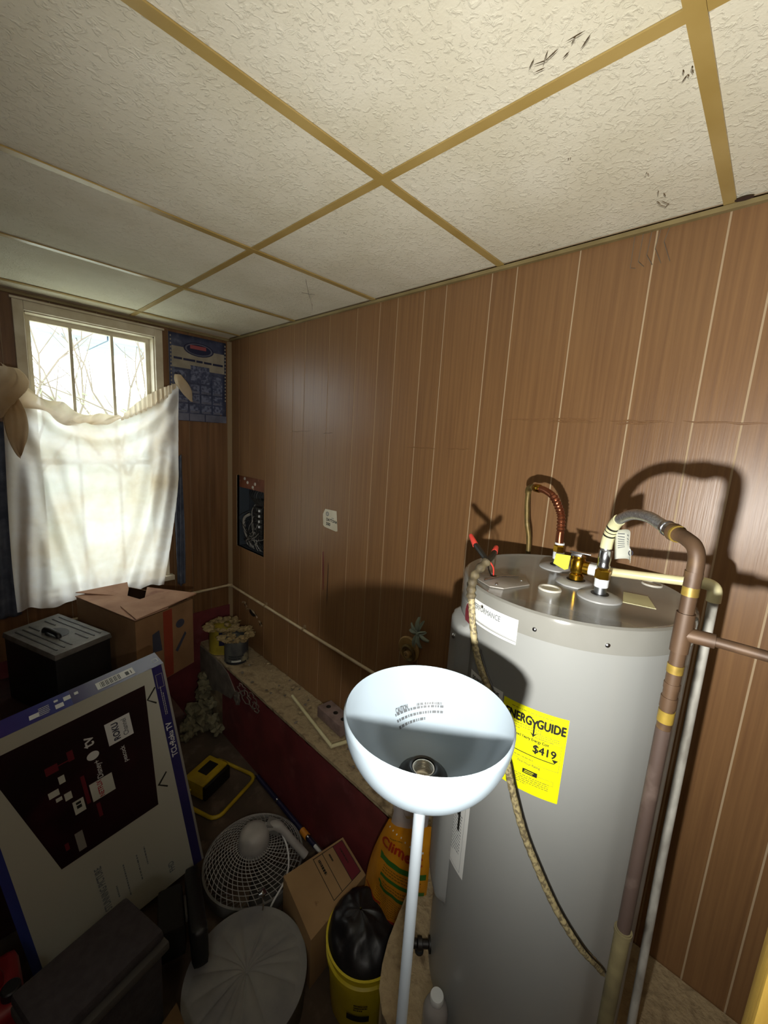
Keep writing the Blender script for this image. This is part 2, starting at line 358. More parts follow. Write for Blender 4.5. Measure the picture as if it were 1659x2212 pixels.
# far wall with the window opening
WX0, WX1, WZ0, WZ1 = .295, .880, -.95, .525
mb = MB()
for q in ((X0, WX0, ZF, ZC+.1), (WX1, XW+.1, ZF, ZC+.1), (WX0, WX1, ZF, WZ0), (WX0, WX1, WZ1, ZC+.1)): mb.box(q[0], q[1], YW+.005, YW+.12, q[2], q[3])
wf = struct(mb.build('wall_far', 'groove', at=(.5, YW, ZF), smooth=0))
GX = [X0, -.9, -.75, -.55, -.40, -.25, -.10, .05, .205, .40, .60, .80, .96, 1.075, 1.20, XW-.001]
for a, b in zip(GX[:-1], GX[1:]):
    x0, x1 = a+.0015, b-.0015; mb = MB(); lo = -1.27
    if x1 <= WX0 or x0 >= WX1: mb.box(x0, x1, YW, YW+.005, lo, ZC)
    else:
        mb.box(x0, x1, YW, YW+.005, lo, WZ0); mb.box(x0, x1, YW, YW+.005, WZ1, ZC)
        if x0 < WX0: mb.box(x0, WX0, YW, YW+.005, WZ0, WZ1)
        if x1 > WX1: mb.box(WX1, x1, YW, YW+.005, WZ0, WZ1)
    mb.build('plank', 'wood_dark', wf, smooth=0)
MB().box(X0, 1.116, YW-.012, YW+.004, ZF, -1.27).build('foundation', 'red_paint', wf, smooth=0)
MB().box(1.116, XW, YW-.006, YW+.004, ZL, -1.27).build('foundation', 'red_paint', wf, smooth=0)
MB().box(X0, XW-.016, YW-.012, YW, ZC-.018, ZC-.004).build('wall_angle', 'trim_yellow', wf, smooth=0)
struct(MB().add([(XW, YW-.022, -1.5), (XW-.022, YW, -1.5), (XW, YW, -1.5), (XW, YW-.022, ZC-.02), (XW-.022, YW, ZC-.02), (XW, YW, ZC-.02)], [(0, 1, 2), (3, 5, 4), (0, 3, 4, 1), (1, 4, 5, 2), (0, 2, 5, 3)]).build('trim_1', 'trim_wood', smooth=0))
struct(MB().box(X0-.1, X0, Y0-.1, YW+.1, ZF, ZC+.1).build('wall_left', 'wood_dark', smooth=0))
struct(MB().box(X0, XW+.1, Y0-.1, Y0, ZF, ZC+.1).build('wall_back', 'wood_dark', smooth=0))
# ceiling: grid bars and lay-in tiles
ce = struct(MB().box(X0-.1, XW+.2, Y0-.1, YW+.2, ZC+.06, ZC+.12).build('ceiling', 'dark_wood', at=(0, 1, ZC+.06), smooth=0))
BY = [-1.03, -.425, .182, .785, 1.400, 2.013, 2.629]; BX = [-.461, .760]
for y in BY: MB().box(X0, XW-.013, y-.0125, y+.0125, ZC-.002, ZC+.0015).box(X0, XW-.013, y-.001, y+.001, ZC+.0015, ZC+.035).build('grid_bar', 'bar', ce, smooth=0)
ys = [Y0]+BY+[YW-.01]
xs = [X0]+BX+[XW-.012]
for x in BX:
    for a, b in zip(ys[:-1], ys[1:]): MB().box(x-.012, x+.012, a+.0128, b-.0128, ZC-.001, ZC+.002).build('grid_bar', 'bar', ce, smooth=0)
for i, (xa, xc) in enumerate(zip(xs[:-1], xs[1:])):
    for j, (ya, yc) in enumerate(zip(ys[:-1], ys[1:])):
        sg = random.uniform(0, .004)
        mb = MB().grid(8, 6, lambda u, v: Vector((xa+.003+(xc-xa-.006)*u, ya+.003+(yc-ya-.006)*v, ZC+.003-sg*math.sin(pi*u)*math.sin(pi*v))))
        mb.box(xa+.003, xc-.003, ya+.003, yc-.003, ZC+.0035, ZC+.018); mb.build('ceiling_tile', 'tile', ce, recalc=False)

# concrete footing: ledge along the right wall, widening into the heater's pad
edge = [(1.117, YW-.001), (1.117, .705), (1.06, .690), (1.012, .677), (.94, .665), (.894, .650), (.811, .624), (.746, .592), (.70, .560), (.672, .520), (.660, .470), (.655, .30), (.655, Y0), (XW, Y0), (XW, YW-.001)]
lg = MB().prism(edge, ZF, ZL-.012).build('concrete_footing', 'concrete', at=(1.2, 1, ZF), smooth=0)
struct(lg)
def ledge_top(u, v):
    y = .70+(YW-.705)*v; x = 1.112+(XW-.002-1.112)*u
    return Vector((x, y, ZL-.004+.007*noise.noise(Vector((x*18, y*18, 0)))+.004*noise.noise(Vector((x*60, y*60, 3)))))
mb = MB().grid(16, 110, ledge_top); mb.grid(1, 110, lambda u, v: ledge_top(0, v)+Vector((0, 0, -.02*u)))
mb.build('crusted_top', 'crust', lg, recalc=False)
inner = [Vector((p[0], p[1], 0)) for p in edge[2:13]]
cen = Vector((1.15, .25, 0))
def pad_top(u, v):
    k = v*(len(inner)-1); i = min(int(k), len(inner)-2); e = inner[i].lerp(inner[i+1], k-i)+Vector((-.004, .004, 0)); e2 = Vector((XW-.003, max(e.y-.01, Y0), 0)); p = e.lerp(e2, u)
    return Vector((p.x, min(p.y, .70), ZL-.004+.006*noise.noise(p*14)+.005*noise.noise(p*45)))
MB().grid(40, 80, pad_top).build('crusted_top', 'crust', lg, recalc=False)
MB().box(1.112, 1.117, .70, 2.43, ZF, ZL-.02).build('paint_coat', 'red_paint', lg, smooth=0)
MB().add([(1.110, 2.43, ZL-.02), (1.110, 2.77, ZL-.02), (1.110, 2.77, -1.86), (1.110, 2.62, -1.80), (1.110, 2.50, -1.74), (1.110, 2.30, -1.70), (1.110, 2.24, -1.62), (1.110, 2.34, -1.54)], [tuple(range(8))]).build('mortar_patch', 'mortar', lg, smooth=0, solid=.006)

# window: casing, sashes, muntins, panes
win = struct(MB().box(WX0-.042, WX0, YW-.018, YW+.005, WZ0-.02, WZ1+.044).box(WX1, WX1+.042, YW-.018, YW+.005, WZ0-.02, WZ1+.044).box(WX0, WX1, YW-.018, YW+.005, WZ1, WZ1+.044).build('window_1', 'white_paint', at=(.59, YW, WZ0), bevel=.003, smooth=0))
MB().box(WX0-.05, WX1+.05, YW-.026, YW-.006, WZ1+.044, WZ1+.054).build('head_moulding', 'white_paint', win, smooth=0)
MB().box(WX0-.06, WX1+.06, YW-.05, YW+.05, WZ0-.03, WZ0).build('sill', 'white_paint', win, smooth=0)
for a, b in ((WX0-.002, WX0+.006), (WX1-.006, WX1+.002)): MB().box(a, b, YW, YW+.125, WZ0, WZ1).build('jamb', 'white_paint', win, smooth=0)
MB().box(WX0, WX1, YW, YW+.125, WZ1-.006, WZ1+.002).build('jamb', 'white_paint', win, smooth=0)
MX = [.488, .680]; ZM = -.235
def sash(z0, z1, yy, name):
    mb = MB(); a, b = WX0+.006, WX1-.006
    mb.box(a, a+.022, yy, yy+.03, z0, z1).box(b-.022, b, yy, yy+.03, z0, z1).box(a+.022, b-.022, yy, yy+.03, z0, z0+.03).box(a+.022, b-.022, yy, yy+.03, z1-.024, z1)
    s_ = mb.build(name, 'white_paint', win, smooth=0)
    cuts = [a+.022]+MX+[b-.022]
    for x in MX: MB().box(x-.007, x+.007, yy+.002, yy+.028, z0+.03, z1-.024).build('muntin', 'white_paint', s_, smooth=0)
    for p, q in zip(cuts[:-1], cuts[1:]): MB().box(p+(.007 if p != cuts[0] else 0), q-(.007 if q != cuts[-1] else 0), yy+.012, yy+.016, z0+.03, z1-.024).build('pane', 'glass', s_, smooth=0)
sash(ZM, WZ1-.006, YW+.065, 'upper_sash'); sash(WZ0, ZM+.03, YW+.03, 'lower_sash')

# ------------------------------------------------------------------ outside the window
struct(MB().grid(30, 24, lambda u, v: Vector((-6+18*u, YW+.121+14*v, -1.0+.3*min(1, v*6)+.9*v+.12*noise.noise(Vector((u*6, v*6, 0)))))).build('ground_outside', 'snow', recalc=False))
pr = thing('porch_roof', 'pale blue porch roof edge beyond the upper window panes', 'roof', (1.2, 6.2, .9))
for k in range(9): MB().box(-1.6+.75*k, -.87+.75*k, 6.0, 7.2, .98, 1.75).build('roof_board', 'porch', pr, smooth=0)
for x in (-1.3, 4.4): MB().box(x-.05, x+.05, 6.4, 6.5, -.6, .98).build('porch_post', 'porch', pr, smooth=0)
tag(MB().box(.9, 4.5, 7.3, 7.6, -.6, .42).build('garden_wall', 'snow', smooth=0), 'low white garden wall seen through the window glass', 'wall')
def shrub(x, y, z, h, n, seed, label):
    rnd = random.Random(seed); t = thing('bare_shrub', label, 'shrub', (x, y, z), 'shrubs outside the window'); mb = MB(); lf = MB()
    for k in range(n):
        p = Vector((x, y, z)); d = Vector((rnd.uniform(-.8, .8), rnd.uniform(-.3, .3), 1)).normalized(); path = [p]
        for i in range(7):
            d = (d+Vector((rnd.uniform(-.35, .35), rnd.uniform(-.2, .2), rnd.uniform(-.2, .1)))).normalized(); p = p+d*h/6; path.append(p)
            for q in range(3): lf.obox(p+Vector((rnd.uniform(-.1, .1), rnd.uniform(-.1, .1), rnd.uniform(-.08, .08))), (d, Vector((1, .3, .1)).cross(d), Vector((.2, 1, .3))), (.022, .012, .002))
            if i > 1:
                d2 = (d+Vector((rnd.uniform(-1, 1), rnd.uniform(-.4, .4), rnd.uniform(-.3, .3)))).normalized(); mb.tube([p, p+d2*h*.12, p+d2*h*.2+Vector((0, 0, .03))], [.006, .004, .002], 5)
        mb.tube(path, [.013-.0014*i for i in range(8)], 6)
    mb.build('branches', 'branch', t); stuff(lf.build('leaves', 'leaf', t, smooth=0))
shrub(.45, 5.0, -.62, 1.9, 7, 3, 'bare twiggy shrub behind the left window pane')
shrub(1.30, 5.1, -.60, 2.0, 8, 5, 'leaning twiggy shrub behind the middle window pane')
shrub(2.25, 5.05, -.58, 1.9, 7, 9, 'thin twiggy shrub behind the right window pane')

# ------------------------------------------------------------------ water heater
TCX, TCY, TR_, TT = 1.012, .317, .253, -.31
wh = thing('water_heater', 'tall grey cylindrical water heater beside the panelled wall', 'water heater', (TCX, TCY, ZL))
def tp(ang, z, off=0): return Vector((TCX+(TR_+off)*math.cos(R(ang)), TCY+(TR_+off)*math.sin(R(ang)), z))
def tmap(ang, z0): return lambda x, y, off: tp(ang+math.degrees(x/TR_), z0+y, off+.0006)
MB().lathe([(0, ZL+.004), (TR_-.006, ZL+.004), (TR_, ZL+.012), (TR_, TT-.052), (TR_-.0015, TT-.0535), (TR_-.0015, TT-.056), (TR_-.02, TT-.056)], (TCX, TCY, 0), 96).build('jacket', 'tank', wh, smooth=30)
MB().lathe([(TR_-.01, TT-.054), (TR_+.0012, TT-.054), (TR_+.0016, TT-.012), (TR_-.0005, TT-.005), (TR_-.006, TT-.0015), (TR_-.013, TT-.003), (TR_-.02, TT-.006), (0, TT-.006)], (TCX, TCY, 0), 96).build('lid', 'tank_top', wh, smooth=35)
for a in (157, 186, 215): MB().lathe([(.0045, 0), (.0045, .001), (.003, .0025), (0, .003)], tp(a, TT-.036, .0014), 10, (math.cos(R(a)), math.sin(R(a)), 0)).build('screw', 'steel', wh)
zt = TT-.006
def nipple(x, y, h):
    c = MB().lathe([(.018, 0), (.046, 0), (.045, .003), (.034, .008), (.021, .010), (.018, .009)], (x, y, zt), 36).build('collar', 'collar', wh)
    MB().lathe([(.0, .0105), (.0185, .0105), (.0185, .006), (0, .006)], (x, y, zt), 24).build('opening', 'black', c)
    MB().lathe([(.0, .0), (.0125, .0), (.0125, h), (0, h)], (x, y, zt), 24).build('nipple', 'galv', wh)
    MB().lathe([(.0, h-.002), (.0142, h-.002), (.0145, h+.016), (.012, h+.019), (0, h+.019)], (x, y, zt), 24).build('thread_tape', 'teflon', wh)
nipple(.972, .239, .028); nipple(1.124, .392, .028)
# relief valve
tx, ty = 1.029, .310
c = MB().lathe([(.018, 0), (.046, 0), (.045, .003), (.034, .008), (.021, .010), (.018, .009)], (tx, ty, zt), 36).build('collar', 'collar', wh)
MB().lathe([(.0, .0105), (.0215, .0105), (.0215, .006), (0, .006)], (tx, ty, zt), 24).build('opening', 'black', c)
od = Vector((1.05-tx-.004, .049-ty, 0)).normalized()
rv = MB().lathe([(0, 0), (.013, 0), (.013, .010), (.0165, .012), (.0165, .022), (.0125, .026), (.0165, .032), (.0175, .058), (.014, .064), (.016, .066), (.016, .070), (0, .071)], (tx, ty, zt), 24).lathe([(0, 0), (.011, 0), (.011, .012), (.0165, .014), (.0165, .026), (0, .026)], Vector((tx, ty, zt+.043)), 20, od).build('relief_valve', 'brass', wh)
MB().obox((tx+.004, ty-.001, zt+.077), (od, (-od.y, od.x, 0), (0, 0, 1)), (.024, .006, .0015)).obox((tx-.004, ty+.004, zt+.072), (od, (-od.y, od.x, 0), (0, 0, 1)), (.012, .008, .004)).build('lever', 'steel', rv, bevel=.001)
MB().add([Vector((tx, ty, zt+z))-od*a+Vector((-.01, .006, 0)) for a, z in ((.010, .068), (.044, .066), (.048, .040), (.020, .030), (.012, .034))], [(0, 1, 2, 3, 4)]).build('warning_tag', 'tag_yellow', rv, smooth=0, solid=.001)
# caps, access plate and stickers on the lid
MB().lathe([(0, .001), (.018, .001), (.020, .004), (.024, .004), (.026, .001), (.026, 0), (0, 0)], (.932, .334, zt), 32).build('plug', 'cap_pale', wh)
MB().lathe([(0, .001), (.018, .001), (.020, .004), (.022, .004), (.024, .001), (.024, 0), (0, 0)], (1.189, .178, zt), 32).build('plug', 'cap_pale', wh)
jp = MB().prism([(.915, .375), (.955, .405), (.945, .470), (.880, .510), (.845, .470), (.825, .430), (.838, .402)], zt, zt+.003).build('junction_cover', 'plate', wh, bevel=.001)
MB().tube([(.945, .418, zt+.005), (.905, .445, zt+.006), (.846, .456, zt+.005)], .0016, 6).build('cover_edge', 'steel', jp)
for p in ((.925, .400), (.912, .470), (.848, .425)): MB().lathe([(0, .005), (.003, .005), (.004, .003), (0, .003)], (p[0], p[1], zt), 8).build('cover_screw', 'steel', jp)
MB().lathe([(0, .0036), (.008, .0036), (.008, .003), (0, .003)], (.900, .462, zt), 16).build('knockout', 'black', jp)
MB().prism([(1.000, .135), (1.075, .165), (1.062, .212), (.985, .195)], zt, zt+.0008).build('lid_sticker', 'label_cream', wh)
MB().prism([(1.075, .245), (1.135, .262), (1.125, .300), (1.068, .285)], zt, zt+.0006).build('lid_sticker', 'plate', wh)
# curved access covers with bolts
def cover(a0, a1, z0, z1, bul=.022):
    def f(u, v):
        e = min(u, 1-u)*(a1-a0)/6; g = min(v, 1-v)*(z1-z0)/.02; k = min(1, e, g); return tp(a0+(a1-a0)*u, z0+(z1-z0)*v, .001+bul*(k**.5 if k > 0 else 0))
    return MB().grid(16, 20, f).build('access_cover', 'tank', wh, recalc=False)
a = cover(122, 150, -.60, -.405); MB().lathe([(.007, 0), (.007, .004), (.004, .006), (0, .006)], tp(139, -.455, .022), 10, (-.75, .65, 0)).build('cover_bolt', 'steel', a)
a = cover(122, 151, -1.19, -.88); MB().lathe([(.007, 0), (.007, .004), (.004, .006), (0, .006)], tp(139, -.93, .022), 10, (-.75, .65, 0)).build('cover_bolt', 'steel', a)
# printed labels
def card(name, m, a0, a1, z0, z1, n=14, off=.0008): return MB().grid(n, 1, lambda u, v: tp(a0+(a1-a0)*u, z0+(z1-z0)*v, off)).build(name, m, wh, recalc=False, smooth=60)
e = card('energy_label', 'energy_yellow', 176.0, 205.1, -.700, -.512)
W_ = R(29.1)*TR_; EM = tmap(190.55, -.606)
letter(e, 'ENERG', .027, EM, 'ink', -.0295, .066, sx=.66, bold=.0010)
letter(e, 'GUIDE', .027, EM, 'ink', .0345, .066, sx=.68, bold=.0010)
letter(e, 'Y', .027, EM, 'ink', .0035, .062, sx=.80, bold=.0010)
flat(e, 'arrow_stem', 'ink', EM, [(.0019, .0051, .040, .060)], .0009); poly(e, 'arrow_head', 'ink', EM, [(-.0035, .045), (.0035, .0345), (.0105, .045), (.0035, .040)], .001)
letter(e, 'Estimated Yearly Energy Cost', .0085, EM, 'ink', -.006, .028, sx=.8, bold=.0002)
letter(e, '$419', .024, EM, 'ink', .028, .010, sx=.92, bold=.0006)
flat(e, 'scale_bar', 'ink', EM, [(-.052, .049, -.0085, -.0068)], .0008, 6); poly(e, 'scale_pointer', 'ink', EM, [(.043, .001), (.055, .001), (.049, -.007)], .0009)
flat(e, 'rating_box', 'ink', EM, [(-.008, .021, -.052, -.042)], .0008, 3); flat(e, 'rating_print', 'energy_yellow', EM, [(-.004, .014, -.046, -.0445), (-.005, .012, -.0495, -.048)], .0011)
letter(e, 'First Hour Rating', .0075, EM, 'ink_soft', .002, -.029, sx=.85, bold=.0002)
flat(e, 'small_print', 'ink_soft', EM, [(a-.02, b-.02, c+.047, d+.047) for a, b, c, d in scribble(.075, .016, 3, 2, .35)]+[(a+.03, b+.03, c+.040, d+.040) for a, b, c, d in scribble(.045, .013, 3, 3, .35)]+[(a-.006, b-.006, c-.067, d-.067) for a, b, c, d in scribble(.10, .022, 5, 4, .35)]+[(a-.01, b-.01, c-.018, d-.018) for a, b, c, d in scribble(.08, .004, 1, 5, .5)]+[(a+.005, b+.005, c+.0845, d+.0845) for a, b, c, d in scribble(.10, .004, 1, 6, .4)], .0007)
flat(e, 'frame_line', 'ink_soft', EM, [(-.058, .058, .0345, .0352), (.0573, .058, -.0235, .0345), (-.058, .058, -.0242, -.0235), (.021, .052, -.0485, -.048), (.0515, .052, -.058, -.048), (.021, .052, -.0585, -.058)], .0007, 6)
e = card('notice_label', 'paper_white', 153, 175.2, -.60, -.506); NM = tmap(164.1, -.553)
letter(e, 'DO NOT REMOVE THIS', .0125, NM, 'ink', 0, .034, sx=.62, bold=.0004)
flat(e, 'small_print', 'ink_grey', NM, scribble(.08, .05, 6, 8, .3), .0007)
e = card('maker_label', 'paper_white', 150, 178.6, -.392, -.338, 14, .0030); PM0 = tmap(164.3, -.365); PM = lambda x, y, o: PM0(x, y, o+.0022)
letter(e, 'PERFORMANCE', .017, PM, 'ink_grey', -.020, .012, sx=.72, bold=.0003)
flat(e, 'label_line', 'ink_grey', PM, [(-.05, .063, -.0185, -.0178)], .0008, 8); flat(e, 'label_base', 'tank', PM, [(-.05, .063, -.0215, -.0195)], .0007, 8)
poly(wh, 'badge', 'maroon', tmap(146, -.388), circ(0, 0, .022, .030), .0036); poly(wh, 'badge_ring', 'paper_white', tmap(146, -.388), circ(0, 0, .024, .032), .0030)
e = card('warning_label', 'paper_white', 139, 163.5, -1.040, -.80); VM = tmap(151.2, -.92)
flat(e, 'warning_strip', 'ink_red', VM, [(-.040, .036, .088, .102)], .0008, 6); letter(e, 'DANGER', .014, VM, 'paper_white', 0, .095, sx=1, bold=.0004)
flat(e, 'small_print', 'ink_grey', VM, [(a-.004, b-.004, c-.02, d-.02) for a, b, c, d in scribble(.075, .12, 14, 11, .4)], .0007)
flat(e, 'picture_print', 'ink', VM, [(-.03, .026, .058, .064), (.012, .026, .030, .058), (.018, .026, -.01, .03), (-.02, .01, .068, .080)], .0009, 3); flat(e, 'frame_line', 'ink_grey', VM, [(-.044, .042, -.112, -.1112), (.0412, .042, -.112, .11)], .0007, 4)
# drain valve at the foot
dd = Vector((-.68, .73, 0)).normalized(); dp = Vector((TCX, TCY, 0))+dd*TR_; dp.z = -1.432
dv = MB().lathe([(.020, -.004), (.020, .004), (.011, .006), (.011, .022), (.017, .024), (.017, .036), (.010, .038), (.012, .040), (.012, .056), (.015, .056), (.015, .064), (0, .064)], dp, 18, dd).build('drain_valve', 'black', wh)
MB().lathe([(0, 0), (.006, 0), (.006, -.018), (.013, -.020), (.013, -.027), (0, -.028)], dp+dd*.030, 14).build('drain_handle', 'case_black', dv)

# flexible cable and its spliced ends
cb = thing('flexible_cable', 'frayed cloth-sheathed power cable hanging down the heater front', 'cable', (.877, .087, -1.14))
cp = [(.842, .452, -.262), (.806, .458, -.288), (.783, .452, -.318), (.776, .444, -.345), (.771, .434, -.386), (.761, .414, -.439), (.753, .389, -.479), (.747, .363, -.514), (.743, .335, -.579), (.742, .307, -.638), (.744, .289, -.693), (.749, .258, -.773), (.760, .223, -.844), (.780, .181, -.926), (.813, .135, -1.007), (.868, .105, -1.085), (.905, .098, -1.14)]
cs = spline(cp, 12)
MB().tube(cs[30:], [.0075+.0006*math.sin(i*1.9) for i in range(len(cs)-30)], 10).build('sheath', 'cable', cb)
MB().tube(cs[:34], [.010+.0015*math.sin(i*1.1) for i in range(34)], 10).build('taped_end', 'cable_dark', cb)
MB().tube([p+Vector((.004, -.0095, 0)) for p in cs[60:]], .0018, 6).build('ground_wire', 'tape', cb)
for pth, tip in (([(.842, .452, -.262), (.862, .482, -.250), (.880, .510, -.240)], (.902, .538, -.2255)), ([(.842, .452, -.262), (.870, .455, -.256), (.893, .462, -.250)], (.915, .470, -.243))):
    MB().tube(spline(pth, 5), [.007]*11, 8).build('taped_splice', 'tape', cb)
    d = (Vector(tip)-Vector(pth[-1])); MB().tube([Vector(pth[-1])-d*.1, Vector(pth[-1])+d*.1, Vector(tip)-d*.1, Vector(tip)], [.0075, .0075, .006, .0048], 10).build('wire_nut', 'nut_red', cb)
MB().tube(spline([(.858, .46, -.262), (.880, .455, -.285), (.900, .462, -.312)], 6), .0018, 6).build('lead_wire', 'nut_red', cb)
MB().tube(spline([(.853, .455, -.265), (.872, .462, -.290), (.896, .466, -.312)], 6), .0018, 6).build('lead_wire', 'tape', cb)

# braided supply hose
hs = thing('braided_hose', 'braided steel supply hose arching from the heater to the copper riser', 'hose', (.972, .239, -.27))
hp = [(.974, .241, -.226), (.974, .241, -.194), (.968, .236, -.166), (.950, .221, -.136), (.912, .190, -.114), (.869, .155, -.108), (.838, .129, -.1135), (.812, .108, -.1185)]
hsp = spline(hp, 8)
MB().tube(hsp, .0105, 16).build('braid', 'braid', hs)
MB().lathe([(0, 0), (.0165, 0), (.0165, .018), (.012, .021), (.012, .026), (0, .026)], (.972, .239, -.271), 6).build('hex_nut', 'brass', hs, smooth=20)
MB().lathe([(0, 0), (.0125, 0), (.0135, .004), (.0125, .008), (.0125, .014), (.0135, .018), (.0135, .038), (.012, .040), (0, .040)], (.972, .240, -.246), 20).build('ferrule', 'steel', hs)
sl = MB().tube(hsp[6:26], .0123, 18).build('label_sleeve', 'label_cream', hs)
stuff(MB().tube(hsp[14:16], .0126, 18).tube(hsp[17:18]+[hsp[17].lerp(hsp[18], .5)], .0126, 18).tube(hsp[19:21], .0126, 18).build('barcode', 'ink', sl))
MB().tube([hsp[-6], hsp[-1]], [.0122, .0128], 18).tube([hsp[-5], hsp[-4]], .0135, 18).build('ferrule', 'steel', hs)
def tagf(u, v): return Vector((.967, .228, -.160))+Vector((-.052, -.042, 0))*(u*.9)+Vector((.002, -.008, -.062))*v+Vector((-.006*math.sin(u*3), -.010*math.sin(u*3), .012*math.sin(u*2.6)))+Vector((0, 0, -.012*math.sin(v*6)*u))
tg = MB().grid(12, 8, tagf).build('paper_tag', 'paper_tag', hs, recalc=False, solid=.0006)
mb = MB()
for i in range(7):
    for a, b in ((.08, .42), (.47, .72), (.76, .94)):
        v0 = .1+i*.085; mb.add([tagf(a, v0)+Vector((-.001, -.0006, .0008)), tagf(b, v0)+Vector((-.001, -.0006, .0008)), tagf(b, v0+.03)+Vector((-.001, -.0006, .0008)), tagf(a, v0+.03)+Vector((-.001, -.0006, .0008))], [(0, 1, 2, 3)])
stuff(mb.build('small_print', 'ink_grey', tg, smooth=0))
mb = MB(); cc = tagf(.75, .86)
mb.lathe([(.004, -.0003), (.0055, -.0003), (.0055, .0003), (.004, .0003)], cc+Vector((-.0016, -.001, .001)), 16, (-.8, .45, .2), closed=True).build('round_mark', 'ink_blue', tg)

# copper riser with tee and branch
cr = thing('copper_riser', 'tarnished copper riser pipe standing in front of the heater', 'pipe', (.758, .064, ZL))
px, py = .758, .064
MB().tube([(px, py, -.19), (px, py, -.85)], .0104, 18).build('upper_pipe', 'copper_old', cr)
MB().tube([(px, py, -.43), (px, py, -.85)], .0108, 18).build('stained_pipe', 'pipe_purple', cr)
MB().tube([(px, py, -.832), (px, py, -.94), (px+.004, py, ZL+.005)], [.0130, .0126, .0120], 18).tube([(px, py, -.835), (px, py, -.843)], .0145, 18).build('lower_sleeve', 'sleeve', cr)
eb = spline([(.812, .108, -.1185), (.797, .096, -.1205), (.782, .084, -.1225), (.764, .070, -.130), (.758, .064, -.150), (.758, .064, -.195)], 8)
MB().tube(eb, [.0112 if i > 8 else .0120 for i in range(len(eb))], 18).build('elbow', 'copper_old', cr)
MB().tube([eb[0].lerp(eb[8], .05), eb[0].lerp(eb[8], .30), eb[0].lerp(eb[8], .75)], [.0130, .0150, .0135], 20).build('union_nut', 'copper_old', cr)
MB().tube([eb[0].lerp(eb[8], .72), eb[0].lerp(eb[8], .92)], .0142, 20).build('solder_ring', 'solder', cr)
for z0, z1, r_, m_ in ((-.166, -.176, .0120, 'copper_old'), (-.190, -.204, .0113, 'solder'), (-.232, -.296, .0126, 'copper_old'), (-.318, -.332, .0113, 'solder'), (-.350, -.360, .0113, 'copper_old'), (-.374, -.393, .0118, 'copper_old'), (-.398, -.418, .0115, 'solder')):
    MB().tube([(px, py, z0), (px, py, z1)], r_, 18).build('fitting' if m_ != 'solder' else 'solder_ring', m_, cr)
MB().tube([(px, py, -.266), (px+.004, py-.040, -.265)], .0110, 16).build('tee_outlet', 'copper_old', cr)
MB().tube([(px+.003, py-.030, -.265), (.775, -.40, -.262), (.78, Y0+.01, -.258)], .0078, 16).build('branch_pipe', 'copper_old', cr)

# corrugated copper connector
cc = thing('copper_connector', 'corrugated copper connector looping from the heater toward the wall', 'pipe', (1.124, .392, -.27))
kp = spline([(1.124, .392, -.262), (1.127, .396, -.235), (1.128, .397, -.204), (1.130, .401, -.173), (1.138, .414, -.150), (1.155, .438, -.126), (1.176, .471, -.114), (1.195, .500, -.112)], 14)
MB().tube(kp, [.0100+(.0016*math.sin(i*1.5) if 22 < i < 72 else 0) for i in range(len(kp))], 16).build('corrugated_tube', 'copper', cc)
MB().lathe([(0, 0), (.0150, 0), (.0150, .016), (.0115, .020), (0, .020)], (1.124, .392, -.270), 6).build('hex_nut', 'brass', cc, smooth=20)
MB().lathe([(0, 0), (.0125, 0), (.0125, .005), (0, .005)], (1.125, .393, -.250), 20).build('washer', 'teflon', cc)
d = (kp[-1]-kp[-8]).normalized(); MB().tube([kp[-1]-d*.012, kp[-1]-d*.006, kp[-1]+d*.014, kp[-1]+d*.018], [.0105, .0125, .0125, .0105], 16).build('union_nut', 'brass', cc)
dn = spline([kp[-1]+d*.012, (1.213, .528, -.113), (1.224, .542, -.121), (1.228, .544, -.142), (1.228, .543, -.170), (1.228, .536, -.227), (1.230, .522, -.313), (1.236, .520, -.62)], 6)
MB().tube(dn, .0078, 14).build('down_pipe', 'brass_old', cc)
MB().tube([dn[i] for i in range(4, 17)], .0098, 14).build('elbow', 'brass_old', cc)

# relief discharge line
dl = thing('discharge_pipe', 'cream plastic discharge pipe running sideways then down by the riser', 'pipe', (1.05, .049, ZL))
o1 = Vector((tx, ty, zt+.043))+od*.024
MB().tube([o1, o1+od*.006, Vector((1.0495, .062, -.250))], [.0098, .0098, .0098], 16).build('horizontal_run', 'pvc_cream', dl)
MB().tube([o1-od*.004, o1+od*.026], .0135, 16).build('adapter', 'teflon', dl)
MB().tube(spline([(1.0492, .072, -.250), (1.0496, .058, -.2515), (1.050, .050, -.260), (1.050, .049, -.284)], 5), .0125, 16).build('elbow', 'pvc_cream', dl)
MB().tube([(1.050, .049, -.276), (1.050, .045, -.9), (1.052, .036, ZL+.004)], .0092, 16).build('vertical_run', 'pvc_grey', dl)

# ------------------------------------------------------------------ floor lamp
LX, LY, LZ, LR = .418, .288, -.360, .115
lp = thing('floor_lamp', 'white torchiere floor lamp with an upturned bowl shade', 'lamp', (LX, LY, ZF))
BD = .112
prof = [(LR*math.sqrt(1-(k/14)**2), -BD*k/14) for k in range(13)]+[(LR*.28, -BD*.96), (LR*.18, -BD*.985), (.013, -BD)]
inn = [(r_-.0025 if r_ > .025 else r_, z+.003) for r_, z in prof]
bo = MB().lathe(prof+inn[::-1]+[(LR-.0012, .0012)], (LX, LY, LZ), 80, closed=True).build('bowl_shade', 'lamp_white', lp, smooth=60)
MB().lathe([(.034, -.1065), (.036, -.104), (.035, -.098), (.029, -.094), (.0235, -.0865), (.0195, -.0835), (.0168, -.085), (.0156, -.104), (.010, -.106), (0, -.106)], (LX, LY, LZ), 32).build('socket', 'socket_black', lp)
sk = []
for i in range(28): sk.append((.0151-.0011*(.5+.5*math.cos(i*1.4)), -.086-i*.00062))
MB().lathe(sk+[(.0096, -.1045), (0, -.1045)]+[(0, -.105), (.0154, -.105), (.0154, -.086)], (LX, LY, LZ), 32, closed=True).build('thread_shell', 'socket_metal', lp)
